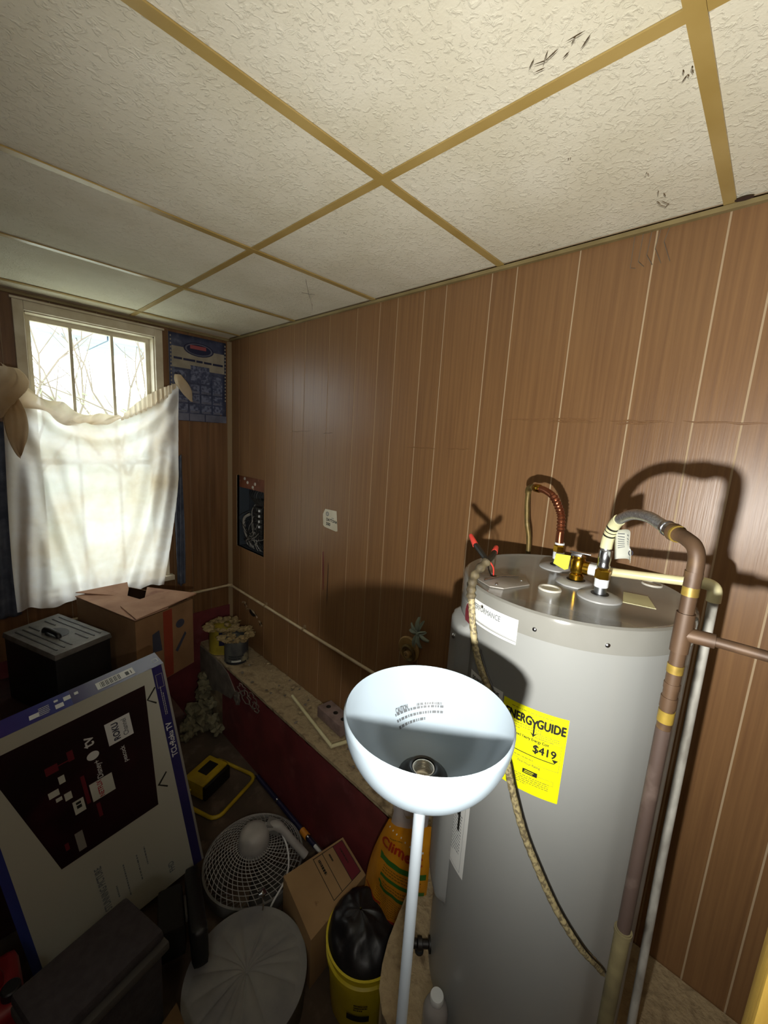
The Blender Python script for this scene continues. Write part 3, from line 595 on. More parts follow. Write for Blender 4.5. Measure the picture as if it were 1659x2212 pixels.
MB().lathe([(0.0160, -0.1096), (0.0224, -0.1088), (0.0208, -0.1200), (0.0124, -0.1328), (0.0100, -0.1480), (0.0100, -0.1520), (0.0000, -0.1520)], (LX, LY, LZ), 24).build('holder', 'lamp_pole', lp)
MB().lathe([(.0085, -.135), (.0085, -.70), (.0098, -.702), (.0098, -.722), (.0085, -.724), (.0085, ZF-LZ+.03)], (LX, LY, LZ), 20).build('pole', 'lamp_pole', lp)
MB().lathe([(0, 0), (.125, 0), (.127, .008), (.120, .016), (.06, .024), (.02, .034), (0, .034)], (LX, LY, ZF), 48).build('foot', 'lamp_white', lp)
def bmap(az, z):      # inside of the bowl, towards the viewer
    def f(x, y, off):
        zz = z+y*.92; pr = [p for p in inn]; rr = pr[0][0]
        for (ra, za), (rb, zb) in zip(pr[:-1], pr[1:]):
            if zb <= zz <= za: rr = rb+(ra-rb)*(zz-zb)/(za-zb)
        a = az-x/LR; rr -= off+.0004; return Vector((LX+rr*math.cos(a), LY+rr*math.sin(a), LZ+zz))
    return f
BMp = bmap(R(45), -.063)
letter(bo, 'CAUTION', .0095, BMp, 'ink_dim', -.034, .0085-.034*.14, rot=.14, sx=.62, bold=.0004, name='caution_print')
flat(bo, 'caution_print', 'ink_dim', BMp, [(a, b, c-.003, d-.003) for a, b, c, d in scribble(.100, .022, 3, 14, .42)]+[(a+.024, b+.024, c+.0085, d+.0085) for a, b, c, d in scribble(.052, .007, 1, 15, .5)], .0006, 2, rot=.14)

# ------------------------------------------------------------------ things on the right wall
bp_ = thing('breaker_panel', 'open electrical panel with tangled wires recessed in the wall', 'electrical panel', (XW+.05, 2.515, HB[2]))
y0, y1, z0, z1 = HB
MB().box(XW+.095, XW+.10, y0, y1, z0, z1).box(XW+.004, XW+.10, y0-.003, y0, z0, z1).box(XW+.004, XW+.10, y1, y1+.003, z0, z1).box(XW+.004, XW+.10, y0, y1, z0-.003, z0).box(XW+.004, XW+.10, y0, y1, z1, z1+.003).build('enclosure', 'panel_grey', bp_, smooth=0)
MB().box(XW+.02, XW+.04, y0+.002, y1-.002, z1-.085, z1-.002).build('header_board', 'rust', bp_, smooth=0)
for p in ((2.62, -.312), (2.58, -.335), (2.48, -.335), (2.51, -.36)): MB().lathe([(0, 0), (.011, 0), (.009, .004), (0, .004)], (XW+.020, p[0], p[1]), 12, (-1, 0, 0)).build('knockout', 'cap_pale', bp_)
MB().box(XW+.05, XW+.095, 2.36, 2.52, -.74, -.44).build('bus_board', 'case_black', bp_, smooth=0)
for k in range(6):
    for j, yy in enumerate((2.415, 2.475)):
        b_ = MB().box(XW+.018, XW+.06, yy-.026, yy+.026, -.70+k*.036, -.668+k*.036).build('breaker', 'black', bp_, bevel=.002)
        MB().box(XW+.010, XW+.02, yy-.006, yy+.006, -.692+k*.036, -.678+k*.036).build('toggle', 'white_plastic' if j == 0 and k > 1 else 'case_black', b_, smooth=0)
rnd = random.Random(4)
for k in range(22):
    ya = rnd.uniform(2.36, 2.60); zb = rnd.uniform(-.70, -.45); ye = rnd.uniform(2.35, 2.62)
    MB().tube(spline([(XW+rnd.uniform(.03, .06), ya, zb), (XW+rnd.uniform(.008, .03), ya+rnd.uniform(.0, .1), zb-.07), (XW+rnd.uniform(.006, .03), ye+.02, -.74), (XW+rnd.uniform(.02, .06), ye, z0+.01)], 6), .0022, 5).build('wire', rnd.choice(['wire', 'wire_black', 'wire_black', 'wire']), bp_)
for k in range(6): MB().tube(spline([(XW+.03, 2.40+k*.025, z1-.085), (XW+.015, 2.40+k*.028, -.42), (XW+.03, 2.38+k*.02, -.47)], 5), .003, 6).build('wire', 'wire_black', bp_)
MB().tube(spline([(XW+.05, 2.60, -.56), (XW+.025, 2.64, -.60), (XW+.03, 2.62, -.70), (XW+.05, 2.55, -.79)], 6), .010, 8).build('main_cable', 'wire', bp_)

st = thing('wall_sticker', 'small off-white race sticker stuck on the panelled wall', 'sticker', (XW-.002, 1.655, -.48))
def smap(x, y, off): return Vector((XW-.0016-off-.004*max(0, (x-.02)*10)**2*.15, 1.655-x, -.426+y))
MB().add([smap(x, y, 0) for x, y in ((-.060, -.040), (-.064, .020), (-.045, .050), (.048, .052), (.056, -.005), (.062, -.052), (.050, -.056), (-.045, -.048))], [tuple(range(8))]).build('paper', 'sticker', st, smooth=0, solid=.0008)
letter(st, 'DAYTONA', .021, smap, 'ink', .012, -.006, rot=-.05, sx=.88, bold=.0009); letter(st, '500', .023, smap, 'ink', -.016, -.028, rot=-.05, bold=.001)
poly(st, 'crest', 'ink_grey', smap, circ(-.026, .026, .013, .012), .0006); poly(st, 'crest_centre', 'sticker', smap, circ(-.026, .026, .008, .007), .0009); flat(st, 'crest_bar', 'ink_grey', smap, [(-.032, -.020, .0245, .0275), (.010, .030, .008, .011)], .0012)

rb = thing('wooden_rosette', 'round weathered wooden disc with a stub hanging on the wall', 'wooden disc', (XW, 1.063, -.98))
MB().lathe([(0, 0), (.058, 0), (.060, .006), (.054, .012), (.040, .010), (.034, .006), (0, .006)], (XW, 1.063, -.917), 32, (-1, 0, 0)).build('disc', 'wood_disc', rb)
MB().lathe([(.020, .004), (.040, .006), (.041, .016), (.034, .020), (.022, .012)], (XW, 1.055, -.930), 28, (-1, .05, -.1), closed=True).build('dark_ring', 'brass_old', rb)
MB().lathe([(0, .006), (.017, .006), (.017, .026), (.013, .030), (0, .030)], (XW, 1.055, -.934), 18, (-1, .05, -.05)).build('stub', 'wood_disc', rb)
MB().lathe([(0, .031), (.003, .031), (.003, .029), (0, .029)], (XW, 1.055, -.934), 8, (-1, .05, -.05)).build('nail_hole', 'black', rb)
rg = thing('ribbon_bow', 'small faded green ribbon bow pinned to the wall above the disc', 'bow', (XW, 1.012, -.90))
for k, (dy, dz, ln, wd) in enumerate(((.0, 1, .075, .013), (-.35, .9, .07, .010), (.7, .5, .055, .014), (.8, -.05, .05, .013), (-.8, -.25, .06, .015), (-.6, .3, .045, .012), (.25, -1, .075, .014), (-.35, -1, .065, .012))):
    d = Vector((0, dy, dz)).normalized(); sd = Vector((0, -d.z, d.y)); c0 = Vector((XW-.008, 1.012, -.820))
    MB().grid(4, 10, lambda u, v: c0+d*ln*v+sd*wd*(u-.5)*(.4+1.2*math.sin(pi*min(v*.8+.1, 1)))+Vector((-.012*math.sin(pi*v)-.005*math.cos(u*6+k), 0, 0))).build('loop', 'rag', rg, recalc=False, solid=.0012)
MB().blob((XW-.014, 1.012, -.820), .010, .2, (.7, 1, 1), 3).build('knot', 'rag', rg)

# plastic water line round the walls
wp = thing('wall_pipe', 'thin beige plastic water pipe clipped low along both walls', 'pipe', (XW-.012, 2.0, -1.14))
MB().tube([(.30, YW-.012, -1.118), (XW-.024, YW-.014, -1.115)], .0085, 12).build('far_run', 'pvc_wall', wp)
MB().tube(arc((XW-.034, YW-.014, -1.115), (XW-.012, YW-.012, -1.115), (XW-.014, YW-.036, -1.115), 5), .0115, 12).build('elbow', 'pvc_wall', wp)
MB().tube([(XW-.014, YW-.03, -1.115), (XW-.014, .60, -1.13)], .0085, 12).build('right_run', 'pvc_wall', wp)
for y in (2.28, 1.85, 1.10): MB().tube([(XW-.014, y-.006, -1.118), (XW-.014, y+.006, -1.118)], .0105, 12).box(XW-.012, XW, y-.006, y+.006, -1.128, -1.096).build('clip', 'trim_wood', wp)

# calendar on the far wall
ca = thing('wall_calendar', 'blue racing calendar poster with driver photos in the corner', 'poster', (1.14, YW, .05))
def cmap(x, y, off): return Vector((1.1395+x, YW-.003-off, .314+y))
MB().grid(10, 14, lambda u, v: cmap(-.18+.36*u, -.262+.524*v, .004*math.sin(u*5+v*3)*(1-v))).build('sheet', 'poster_blue', ca, recalc=False, solid=.001)
def cm(x, y, off): return cmap(x, y, off+.0055)
flat(ca, 'cream_band', 'poster_cream', cm, [(-.165, .165, .06, .185)], .0); poly(ca, 'logo_ring', 'poster_dark', cm, circ(0, .185, .095, .042), .0008); poly(ca, 'logo_oval', 'poster_grey', cm, circ(0, .185, .086, .036), .0012)
poly(ca, 'logo_core', 'poster_dark', cm, circ(0, .185, .076, .031), .0016); flat(ca, 'logo_banner', 'poster_red', cm, [(-.055, .045, .186, .208)], .002); letter(ca, 'BUSCH', .036, cm, 'poster_cream', .002, .173, sx=.95, bold=.0008)
flat(ca, 'title_strip', 'poster_dark', cm, [(-.155, -.105, .109, .122), (-.098, -.025, .108, .121), (-.018, .022, .107, .120), (.03, .08, .106, .119), (.088, .155, .105, .118)], .0012)
for sx in (-.174, .168): flat(ca, 'edge_squares', 'poster_cream', cm, [(sx, sx+.007, .235-k*.022, .245-k*.022) for k in range(17)], .0006)
flat(ca, 'photo', 'poster_photo', cm, [(-.055, .065, -.02, .085)], .0014)
for x, z in ((-.12, .0), (.115, -.01)): flat(ca, 'photo', 'poster_photo', cm, [(x-.036, x+.036, z-.02, z+.045)], .0014)
for rI in range(3):
    for cI in range(4): flat(ca, 'photo', 'poster_photo', cm, [(-.14+cI*.075, -.076+cI*.075, -.085-rI*.062, -.032-rI*.062)], .001)
    flat(ca, 'caption_bars', 'poster_grey', cm, [(-.135+cI*.075, -.081+cI*.075, -.084-rI*.062, -.072-rI*.062) for cI in range(4)], .0014)
flat(ca, 'footer', 'poster_grey', cm, [(-.178, .178, -.260, -.215)], .0006); flat(ca, 'footer_folds', 'poster_dark', cm, [(-.07, -.066, -.26, -.216), (.03, .036, -.26, -.216)], .001)

# ------------------------------------------------------------------ curtain
cu = thing('window_curtain', 'sagging off-white sheer curtain hung across the lower window', 'curtain', (.56, 2.70, -.98))
def cedge(u):
    s_ = 4*u*(1-u); z = .185*(1-u)+.300*u-.222*s_**.85
    return z
def cf(u, v):
    top = cedge(u); bot = -.985+.012*math.sin(u*23); z = top+(bot-top)*v
    xl = .185-.045*math.sin(min(1, v*1.1)*pi/2)+.02*v; xr = .978-.01*v-.13*max(0, v-.45)**1.4*1.8
    x = xl+(xr-xl)*(u+.012*math.sin(u*9+v*3)*(1-v))
    sag = 4*u*(1-u); ph = (z+.36*sag*math.exp(-v*1.2))*38*math.exp(-v*1.7)
    y = 2.700+.018*math.sin(ph)*math.exp(-v*2.0)*sag**.5
    e = min(u, 1-u); y += (.016*math.sin(u*62+3*v)*math.exp(-e*7)+.004*math.sin(u*40+v*6))*(.4+.6*v)
    dg = math.sin((u-.06-.30*v)*46)*math.exp(-((u-.12-.30*v)/.13)**2)+math.sin((.96-u-.22*v)*46)*math.exp(-((.9-u-.22*v)/.12)**2)
    y += .019*dg*(.25+.75*min(1, v*2)); y += .003*noise.noise(Vector((x*25, z*40, 1)))
    return Vector((x, y, z))
MB().grid(110, 130, cf).build('cloth', 'curtain', cu, recalc=False, smooth=180)
def ruf(u, v):      # folded-over hem along the left of the swag
    a = cf(u*.62, 0); wd = .10*(1-u)**.7+.018; f = 1+.35*math.sin(u*17)
    return a+Vector((.0, -.016-.020*math.sin(pi*v)*(1.2-u), (.5-v)*wd*f+.012*(1-u)))+Vector((.008*math.sin(v*9+u*20), .006*math.sin(u*44+v*4), 0))
MB().grid(70, 12, ruf).build('folded_hem', 'ruffle', cu, recalc=False, smooth=180)
def ruf2(u, v):
    a = cf(.62+.38*u, 0); return a+Vector((.003*math.sin(u*70), -.006-.006*math.sin(u*85), -.02+v*(.075*math.sin(pi*min(u*1.05, 1))**.8+.012)))
MB().grid(80, 8, ruf2).build('frill', 'ruffle', cu, recalc=False, smooth=180)
def bun(u, v):      # gathered corner thrown over the nail, drooping in lobes
    a = 2*pi*u; r_ = (.012+.052*math.sin(pi*min(1, v*.80+.08))**.8)*(1+.25*math.sin(a*3+v*5)+.12*math.sin(a*7+v*9))*(1 if v < .94 else .55); return Vector((.205-.085*v+.015*math.sin(v*7)+1.15*r_*math.cos(a), 2.660+.55*r_*math.sin(a), .235-.235*v+.02*math.sin(a*2)*v))
MB().grid(48, 22, bun, True).build('left_bunch', 'ruffle', cu, recalc=False, smooth=180)
def bun2(u, v): return Vector((.205+.085*(u-.4)*math.sin(pi*min(1, v*.86+.14))**.6+.02*v, 2.668-.022*math.sin(pi*u)*math.sin(pi*v)+.008*math.sin(u*11+v*4), .06-.25*v+.03*u+.012*math.sin(u*7)))
MB().grid(24, 24, bun2).build('left_tail', 'ruffle', cu, recalc=False, smooth=180, solid=.0008)
def bun3(u, v): a = 2*pi*u; r_ = (.030*math.sin(pi*min(1, v*.9+.12))+.006)*(1+.2*math.sin(a*3+v*4)); return Vector((.972+.075*v*v+.012*math.sin(v*3)+r_*math.cos(a), 2.675+.6*r_*math.sin(a), .318-.15*v))
MB().grid(30, 14, bun3, True).build('right_knot', 'ruffle', cu, recalc=False, smooth=180)
def side(u, v): return Vector((.955+.055*u, 2.745+.012*math.sin(u*14+v*5), -.17-.86*v+.01*math.sin(u*9)))
tag(MB().grid(14, 40, side).build('side_curtain', 'cloth_blue', recalc=False, smooth=180, solid=.001), 'narrow blue-grey patterned drape beside the sheer curtain', 'curtain')
def side2(u, v): return Vector((.06+.12*u, 2.752+.010*math.sin(u*16+v*5), -.02-1.0*v))
tag(MB().grid(14, 40, side2).build('side_curtain', 'cloth_blue', recalc=False, smooth=180, solid=.001), 'dark drape at the left edge behind the sheer curtain', 'curtain')

# ------------------------------------------------------------------ the left corner: cabinet, black case, carton
cbt = thing('low_cabinet', 'dark low cabinet behind the television box', 'cabinet', (.45, 2.25, ZF))
MB().box(-.35, .64, 1.86, 2.70, ZF+.05, -1.36).build('body', 'dark_wood', cbt, smooth=0)
MB().box(-.37, .66, 1.84, 2.72, -1.36, -1.335).build('top', 'dark_wood', cbt, bevel=.003)
for x in (-.10, .35): 
    d_ = MB().box(x-.20, x+.20, 1.852, 1.86, ZF+.10, -1.42).build('door', 'dark_wood', cbt, bevel=.002); MB().lathe([(0, 0), (.012, 0), (.012, .018), (0, .018)], (x+.15, 1.852, -1.6), 12, (0, -1, 0)).build('knob', 'brass_old', d_)
cs_ = thing('storage_case', 'black case with a ribbed grey lid and moulded handle', 'case', (.27, 2.36, -1.335))
A, B, C, D = [Vector(p) for p in ((.086, 2.513, 0), (.316, 2.617, 0), (.462, 2.204, 0), (.229, 2.113, 0))]
def cq(u, v, z): return A*(1-u)*(1-v)+B*u*(1-v)+C*u*v+D*(1-u)*v+Vector((0, 0, z))
MB().hexa([cq(u, v, -1.334) for u, v in ((.02, .02), (.98, .02), (.98, .98), (.02, .98))], [cq(u, v, -1.022) for u, v in ((.02, .02), (.98, .02), (.98, .98), (.02, .98))]).build('body', 'case_black', cs_, bevel=.006)
MB().hexa([cq(u, v, -1.024) for u, v in ((0, 0), (1, 0), (1, 1), (0, 1))], [cq(u, v, -1.000) for u, v in ((.015, .01), (.985, .01), (.985, .99), (.015, .99))]).build('lid', 'case_grey', cs_, bevel=.003)
for u in (.12, .24, .36, .64, .76, .88):
    for v0, v1 in ((.12, .90),) if u in (.12, .24, .76, .88) else ((.10, .30), (.68, .90)):
        MB().hexa([cq(a, b, -1.0005) for a, b in ((u, v0), (u+.022, v0), (u+.022, v1), (u, v1))], [cq(a, b, -.9975) for a, b in ((u, v0), (u+.022, v0), (u+.022, v1), (u, v1))]).build('lid_rib', 'case_black', cs_, smooth=0)
hw = [cq(.5+.17*math.cos(t*2*pi/24), .5+.14*math.sin(t*2*pi/24), 0) for t in range(24)]
MB().add([p+Vector((0, 0, -.9985)) for p in hw], [tuple(range(24))]).build('handle_well', 'black', cs_, smooth=0)
MB().tube(spline([cq(.40, .64, -1.0), cq(.40, .60, -.982), cq(.40, .40, -.982), cq(.40, .36, -1.0)], 5), .011, 10).build('carry_handle', 'case_black', cs_)
ct = thing('flap_carton', 'brown carton with loosely folded flaps beneath the curtain', 'box', (.62, 2.45, -1.335))
A, B, C, D = [Vector(p) for p in ((.400, 2.650, 0), (.655, 2.660, 0), (.868, 2.262, 0), (.545, 2.135, 0))]
MB().hexa([cq(u, v, -1.334) for u, v in ((0, 0), (1, 0), (1, 1), (0, 1))], [cq(u, v, -.945) for u, v in ((0, 0), (1, 0), (1, 1), (0, 1))]).build('body', 'card', ct, smooth=0)
def flap(pts, lift, m_='card_window_lit'): return MB().add([cq(u, v, -.938+l) for (u, v), l in zip(pts, lift)], [tuple(range(len(pts)))]).build('flap', m_, ct, smooth=0, solid=.004)
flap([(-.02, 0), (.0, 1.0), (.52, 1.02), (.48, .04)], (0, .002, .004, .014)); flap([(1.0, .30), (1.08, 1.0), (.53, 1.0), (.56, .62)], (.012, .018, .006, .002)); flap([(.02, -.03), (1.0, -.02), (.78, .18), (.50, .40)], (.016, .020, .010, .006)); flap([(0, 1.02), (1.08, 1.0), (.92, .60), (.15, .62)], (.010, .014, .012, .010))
MB().hexa([cq(u, v, -.944) for u, v in ((.05, .05), (.97, .05), (.97, .95), (.05, .95))], [cq(u, v, -.943) for u, v in ((.05, .05), (.97, .05), (.97, .95), (.05, .95))]).build('inside', 'inside_shade', ct, smooth=0)  # near-black sheet under the flaps, stands for the shade inside the carton
e1 = (C-D).normalized()
def fmapC(x, y, off): return D+(C-D)*.5+e1*x+Vector((0, 0, -1.14+y))+Vector((e1.y, -e1.x, 0))*(off+.001)
flat(ct, 'red_tape', 'tape_red', fmapC, [(-.02, .035, -.19, .19)], .0006)
poly(ct, 'blue_mark', 'ink_blue', fmapC, [(-.085, .09), (-.045, .10), (-.03, -.02), (-.085, -.01)], .0004); poly(ct, 'blue_mark', 'ink_blue', fmapC, circ(.085, .085, .028, .024), .0004); poly(ct, 'blue_mark', 'ink_blue', fmapC, [(.05, -.06), (.065, -.075), (.125, .01), (.115, .025)], .0004)

# ------------------------------------------------------------------ television carton
tv = thing('television_box', 'flat television carton standing on end with printed screen', 'box', (.34, 1.65, ZF))
TL, TRr, BR, BL = [Vector(p) for p in ((-.07405, 1.65321, -1.02956), (.51219, 1.64392, -.92828), (.63725, 1.59888, -1.92460), (.05101, 1.60817, -2.02588))]
U = TRr-TL; V = TL-BL; Nn = U.cross(V).normalized()
if Nn.y > 0: Nn = -Nn
uw, vh = U.length, V.length
dpt = .115
MB().hexa([BL-Nn*dpt, BR-Nn*dpt, BR, BL], [TL-Nn*dpt, TRr-Nn*dpt, TRr, TL]).build('carton', 'tv_side', tv, bevel=.002)
def vmap(u, v, off): return BL+U*u+V*v+Nn*(off+.0006)
def vm(x, y, off): return BL+U.normalized()*x+V.normalized()*y+Nn*(off+.0006)
flat(tv, 'front_print', 'tv_white', vmap, [(.0, 1, .0, 1)], 0)
flat(tv, 'purple_band', 'tv_purple', vmap, [(.925, .985, .0, 1)], .0005); flat(tv, 'purple_band', 'tv_blue', vmap, [(.0, .045, .0, 1)], .0005); flat(tv, 'edge_strip', 'tv_side', vmap, [(.985, 1.0, 0, 1)], .0005)
poly(tv, 'screen_print', 'tv_screen', vmap, [(.867, .946), (.795, .411), (.248, .412), (.085, .92), (.095, .944)], .0006)
def tl(body, size, u, v, m_, sx=1, bold=.0004, off=.001): return letter(tv, body, size, lambda x, y, o: vm(x, y, o+off), m_, u*uw, v*vh, rot=pi/2, sx=sx, bold=bold)
flat(tv, 'app_square', 'paper_white', vmap, [(.613, .752, .776, .869)], .001); tl('ROKU', .030, .665, .822, 'ink_blue', .9, .001); tl('Channel', .024, .715, .822, 'ink_grey', .9)
tl('tv', .055, .517, .835, 'paper_white', 1, .001, .0008); poly(tv, 'fruit_mark', 'paper_white', vmap, circ(.525, .775, .032, .017), .001)
tl('Disney+', .026, .536, .712, 'paper_white', .9, .0004, .0008); tl('peacock', .022, .677, .714, 'paper_white', 1, .0003, .0008)
flat(tv, 'app_square', 'paper_tag', vmap, [(.470, .592, .594, .670)], .001); tl('NETFLIX', .022, .522, .632, 'ink_red', .85, .0006)
flat(tv, 'app_tiles', 'paper_tag', vmap, [(.285, .335, .70, .725), (.345, .375, .735, .765), (.35, .385, .66, .69), (.31, .34, .675, .69), (.375, .43, .585, .64)], .001); flat(tv, 'app_tile_marks', 'ink', vmap, [(.39, .415, .605, .618), (.39, .415, .622, .632)], .0012)
flat(tv, 'remote_print', 'tv_side', vmap, [(.345, .385, .435, .515)], .001); flat(tv, 'faint_print', 'maroon', vmap, [(.30, .36, .79, .82), (.41, .44, .80, .84), (.34, .43, .805, .809), (.44, .46, .60, .72), (.48, .50, .52, .58), (.29, .31, .47, .50)], .001)
for v in (.885, .50): poly(tv, 'stand_leg', 'ink', vmap, [(.86 if v > .7 else .815, v-.004), (.92 if v > .7 else .88, v+.036), (.925 if v > .7 else .885, v+.030), (.87 if v > .7 else .83, v-.006), (.915 if v > .7 else .875, v-.032), (.91 if v > .7 else .87, v-.038)], .001)
tl('TCL\u2022Roku TV', .030, .957, .66, 'paper_white', .95, .0007); flat(tv, 'band_print', 'tv_white', lambda x, y, o: vmap(.957, .845, 0)+U.normalized()*(-y)+V.normalized()*x+Nn*.0012, scribble(.13, .012, 2, 6, .4), 0)
flat(tv, 'band_box', 'tv_side', vmap, [(.937, .940, .905, .965), (.975, .978, .905, .965), (.937, .978, .905, .907), (.937, .978, .963, .965)], .001)
tl('STUNNING PICTURE', .032, .405, .215, 'ink_grey', .72, .0006)
for u, a, b, sd in ((.47, .13, .25, 1), (.53, .10, .27, 2), (.61, .13, .37, 3), (.66, .18, .35, 4)): flat(tv, 'spec_print', 'ink_grey', lambda x, y, o: vmap(u, (a+b)/2, 0)+U.normalized()*(-y)+V.normalized()*x+Nn*.0012, scribble((b-a)*vh, .010, 1, sd, .45), 0)
letter(tv, 'FHD', .030, lambda x, y, o: vm(x, y, o+.001), 'ink_grey', .79*uw, .085*vh, rot=pi/2, sx=.9, bold=.0006)
def topm(x, y, off): return TL+U.normalized()*x-Nn*y+V.normalized()*(off+.0006)
flat(tv, 'top_print', 'tv_purple', topm, [(uw*.5, uw, 0, dpt)], 0); flat(tv, 'top_print', 'tv_blue', topm, [(0, uw*.5, 0, dpt)], 0)
flat(tv, 'barcode_label', 'paper_white', topm, [(uw*.63, uw*.84, .020, .075)], .0006); flat(tv, 'barcode', 'ink', topm, [(uw*.65+.0045*k, uw*.65+.0045*k+(.0028 if k % 3 else .0015), .026, .068) for k in range(15)]+[(uw*.79, uw*.81, .03, .06), (uw*.82, uw*.825, .03, .06)], .0010)
flat(tv, 'top_tiles', 'paper_white', topm, [(uw*.42, uw*.46, .02, .05), (uw*.465, uw*.50, .05, .08), (uw*.42, uw*.44, .07, .085), (uw*.52, uw*.54, .06, .08), (uw*.30, uw*.345, .025, .055)]+[(uw*.37+a, uw*.37+b, c+.05, d+.05) for a, b, c, d in scribble(.03, .06, 5, 3, .4)], .0006)
flat(tv, 'corner_mark', 'paper_white', topm, [(uw*.955, uw*.985, .03, .033), (uw*.955, uw*.985, .06, .063), (uw*.955, uw*.958, .03, .063), (uw*.982, uw*.985, .03, .063)], .0006)

# ------------------------------------------------------------------ ledge clutter
def can(x, y, r_, h, m_, label, strip):
    t = thing('paint_can', label, 'paint can', (x, y, ZL), 'paint cans in the ledge corner')
    MB().lathe([(0, .0), (r_, 0), (r_, .004), (r_-.002, .006), (r_-.002, h-.008), (r_+.001, h-.006), (r_+.001, h), (r_-.006, h), (r_-.007, h-.012), (0, h-.012)], (x, y, ZL+.002), 36).build('tin', m_, t)
    def cmap_(a0, z): return lambda xx, yy, off: Vector((x+(r_+off)*math.cos(a0+xx/r_), y+(r_+off)*math.sin(a0+xx/r_), ZL+z+yy))
    return t, cmap_
t1, f1 = can(1.185, 2.585, .085, .185, 'can_yellow', 'yellow paint can in the far ledge corner', 0)
flat(t1, 'dark_label', 'navy', f1(R(-115), .12), [(-.02, .06, -.05, .06)], .001, 6)
t2, f2 = can(1.20, 2.405, .078, .175, 'can_grey', 'paint-smeared dark can nearest the ledge front', 0)
flat(t2, 'label_print', 'can_dark', f2(R(-118), .05), [(a, b, c, d) for a, b, c, d in scribble(.10, .03, 2, 3, .6)], .001, 2); flat(t2, 'label_band', 'paper_tag', f2(R(-118), .025), [(-.03, .03, -.006, .006)], .001, 4); flat(t2, 'dark_base', 'can_dark', f2(R(-118), .010), [(-.07, .07, -.008, .006)], .001, 8)
rnd = random.Random(11)
for t, (x, y, h, n) in ((t1, (1.185, 2.585, .185, 26)), (t2, (1.20, 2.405, .175, 22))):
    for k in range(n):
        a = rnd.uniform(0, 2*pi); q = .095*rnd.random()**.5; MB().blob((x+q*math.cos(a), y+q*math.sin(a), ZL+h+.004+rnd.uniform(-.002, .018)), rnd.uniform(.010, .022), .5, (1.1, 1.1, .7), k, 2, 2).build('dried_foam', 'foam', t)
    for k in range(9):
        a = k*2*pi/9+rnd.uniform(-.2, .2); MB().blob((x+.092*math.cos(a), y+.088*math.sin(a), ZL+h-.004), rnd.uniform(.016, .028), .6, (1.2, 1.2, .55), k+40, 2, 2).build('dried_foam', 'foam', t)
# cored brick, loose pipe, chips on the ledge
bk = thing('cored_brick', 'grey-mauve cored brick lying on the ledge behind the lamp', 'brick', (1.29, 1.47, ZL))
mb = MB(); bd = Vector((-.06, -1, 0)).normalized(); bn = Vector((-bd.y, bd.x, 0)); bc = Vector((1.288, 1.475, ZL+.035))
mb.obox(bc, (bd, bn, (0, 0, 1)), (.105, .045, .030)); mb.build('body', 'brick', bk, bevel=.004)
for k in (-.065, 0, .065): MB().lathe([(0, .0005), (.013, .0005), (.013, -.002), (0, -.002)], bc+bd*k+Vector((0, 0, .0305)), 16).build('core_hole', 'black', bk)
tag(MB().tube(spline([(1.240, 1.806, ZL+.016), (1.200, 1.575, ZL+.014), (1.160, 1.344, ZL+.014)], 3), .0095, 10).tube([(1.157, 1.350, ZL+.014), (1.240, 1.322, ZL+.014)], .0095, 10).build('loose_pipe', 'pvc_cream'), 'loose cream pipe offcut with an elbow lying on the ledge', 'pipe')
for k in range(34):
    y = rnd.uniform(1.0, 2.35); x = rnd.uniform(1.13, 1.335)
    if 1.35 < y < 1.60 and x > 1.2: continue
    tag(MB().blob((x, y, ZL+.006), rnd.uniform(.004, .011), .5, (1.2, 1, .6), k, 1, 2).build('mortar_crumb', 'crust' if k % 2 else 'mortar'), 'small mortar crumb scattered on the crusted ledge', 'crumb', 'mortar crumbs on the ledge')
# rubble heap in the far corner of the floor, held against the footing
rp = ((.985, 2.63, -1.99, .045), (1.03, 2.56, -1.99, .05), (1.06, 2.65, -1.98, .05), (.96, 2.55, -1.995, .035), (1.05, 2.60, -1.91, .055), (1.085, 2.66, -1.84, .05), (1.00, 2.66, -1.92, .04), (1.085, 2.55, -1.85, .035), (1.075, 2.62, -1.76, .04), (1.09, 2.69, -1.72, .03), (1.07, 2.50, -1.95, .045), (.92, 2.62, -2.0, .03), (1.08, 2.44, -1.98, .04), (.90, 2.52, -2.005, .025))
wh_ = ('at the foot of the heap', 'low in the middle of the heap', 'against the wall in the heap', 'at the left of the heap', 'in the heart of the heap', 'high against the footing', 'behind the heap', 'on the right flank of the heap', 'near the top of the heap', 'topmost on the heap', 'at the heap edge nearest the light', 'rolled left of the heap', 'rolled right of the heap', 'rolled farthest out from the heap')
for k, ((x, y, z, r_), s_) in enumerate(zip(rp, wh_)): tag(MB().blob((x, y, z), r_, .55, (1, 1.1, .95), k+5, 3, 1.8).build('rubble_lump', 'rubble'), 'crumbled pale mortar lump '+s_, 'rubble', 'rubble lumps in the far corner')
sg = thing('torn_mesh', 'torn scrap of plaster mesh clinging to the red footing', 'debris', (1.10, 2.12, -1.66))
MB().blob((1.100, 2.20, -1.64), .030, .4, (.4, 1, 1.5), 2, 3, 2).build('plaster_lump', 'mortar', sg)
for k, (y, z, ry, rz) in enumerate(((2.10, -1.585, .055, .040), (2.02, -1.57, .05, .045), (2.15, -1.56, .04, .035), (1.98, -1.59, .035, .03))):
    MB().tube([Vector((1.106-.006*math.sin(i*2.1+k), y+ry*math.cos(i*2*pi/18)*(1+.2*math.sin(i*2.7+k)), z+rz*math.sin(i*2*pi/18)*(1+.25*math.sin(i*1.9+k)))) for i in range(18)], .0028, 6, closed=True).build('mesh_strand', 'mortar', sg)

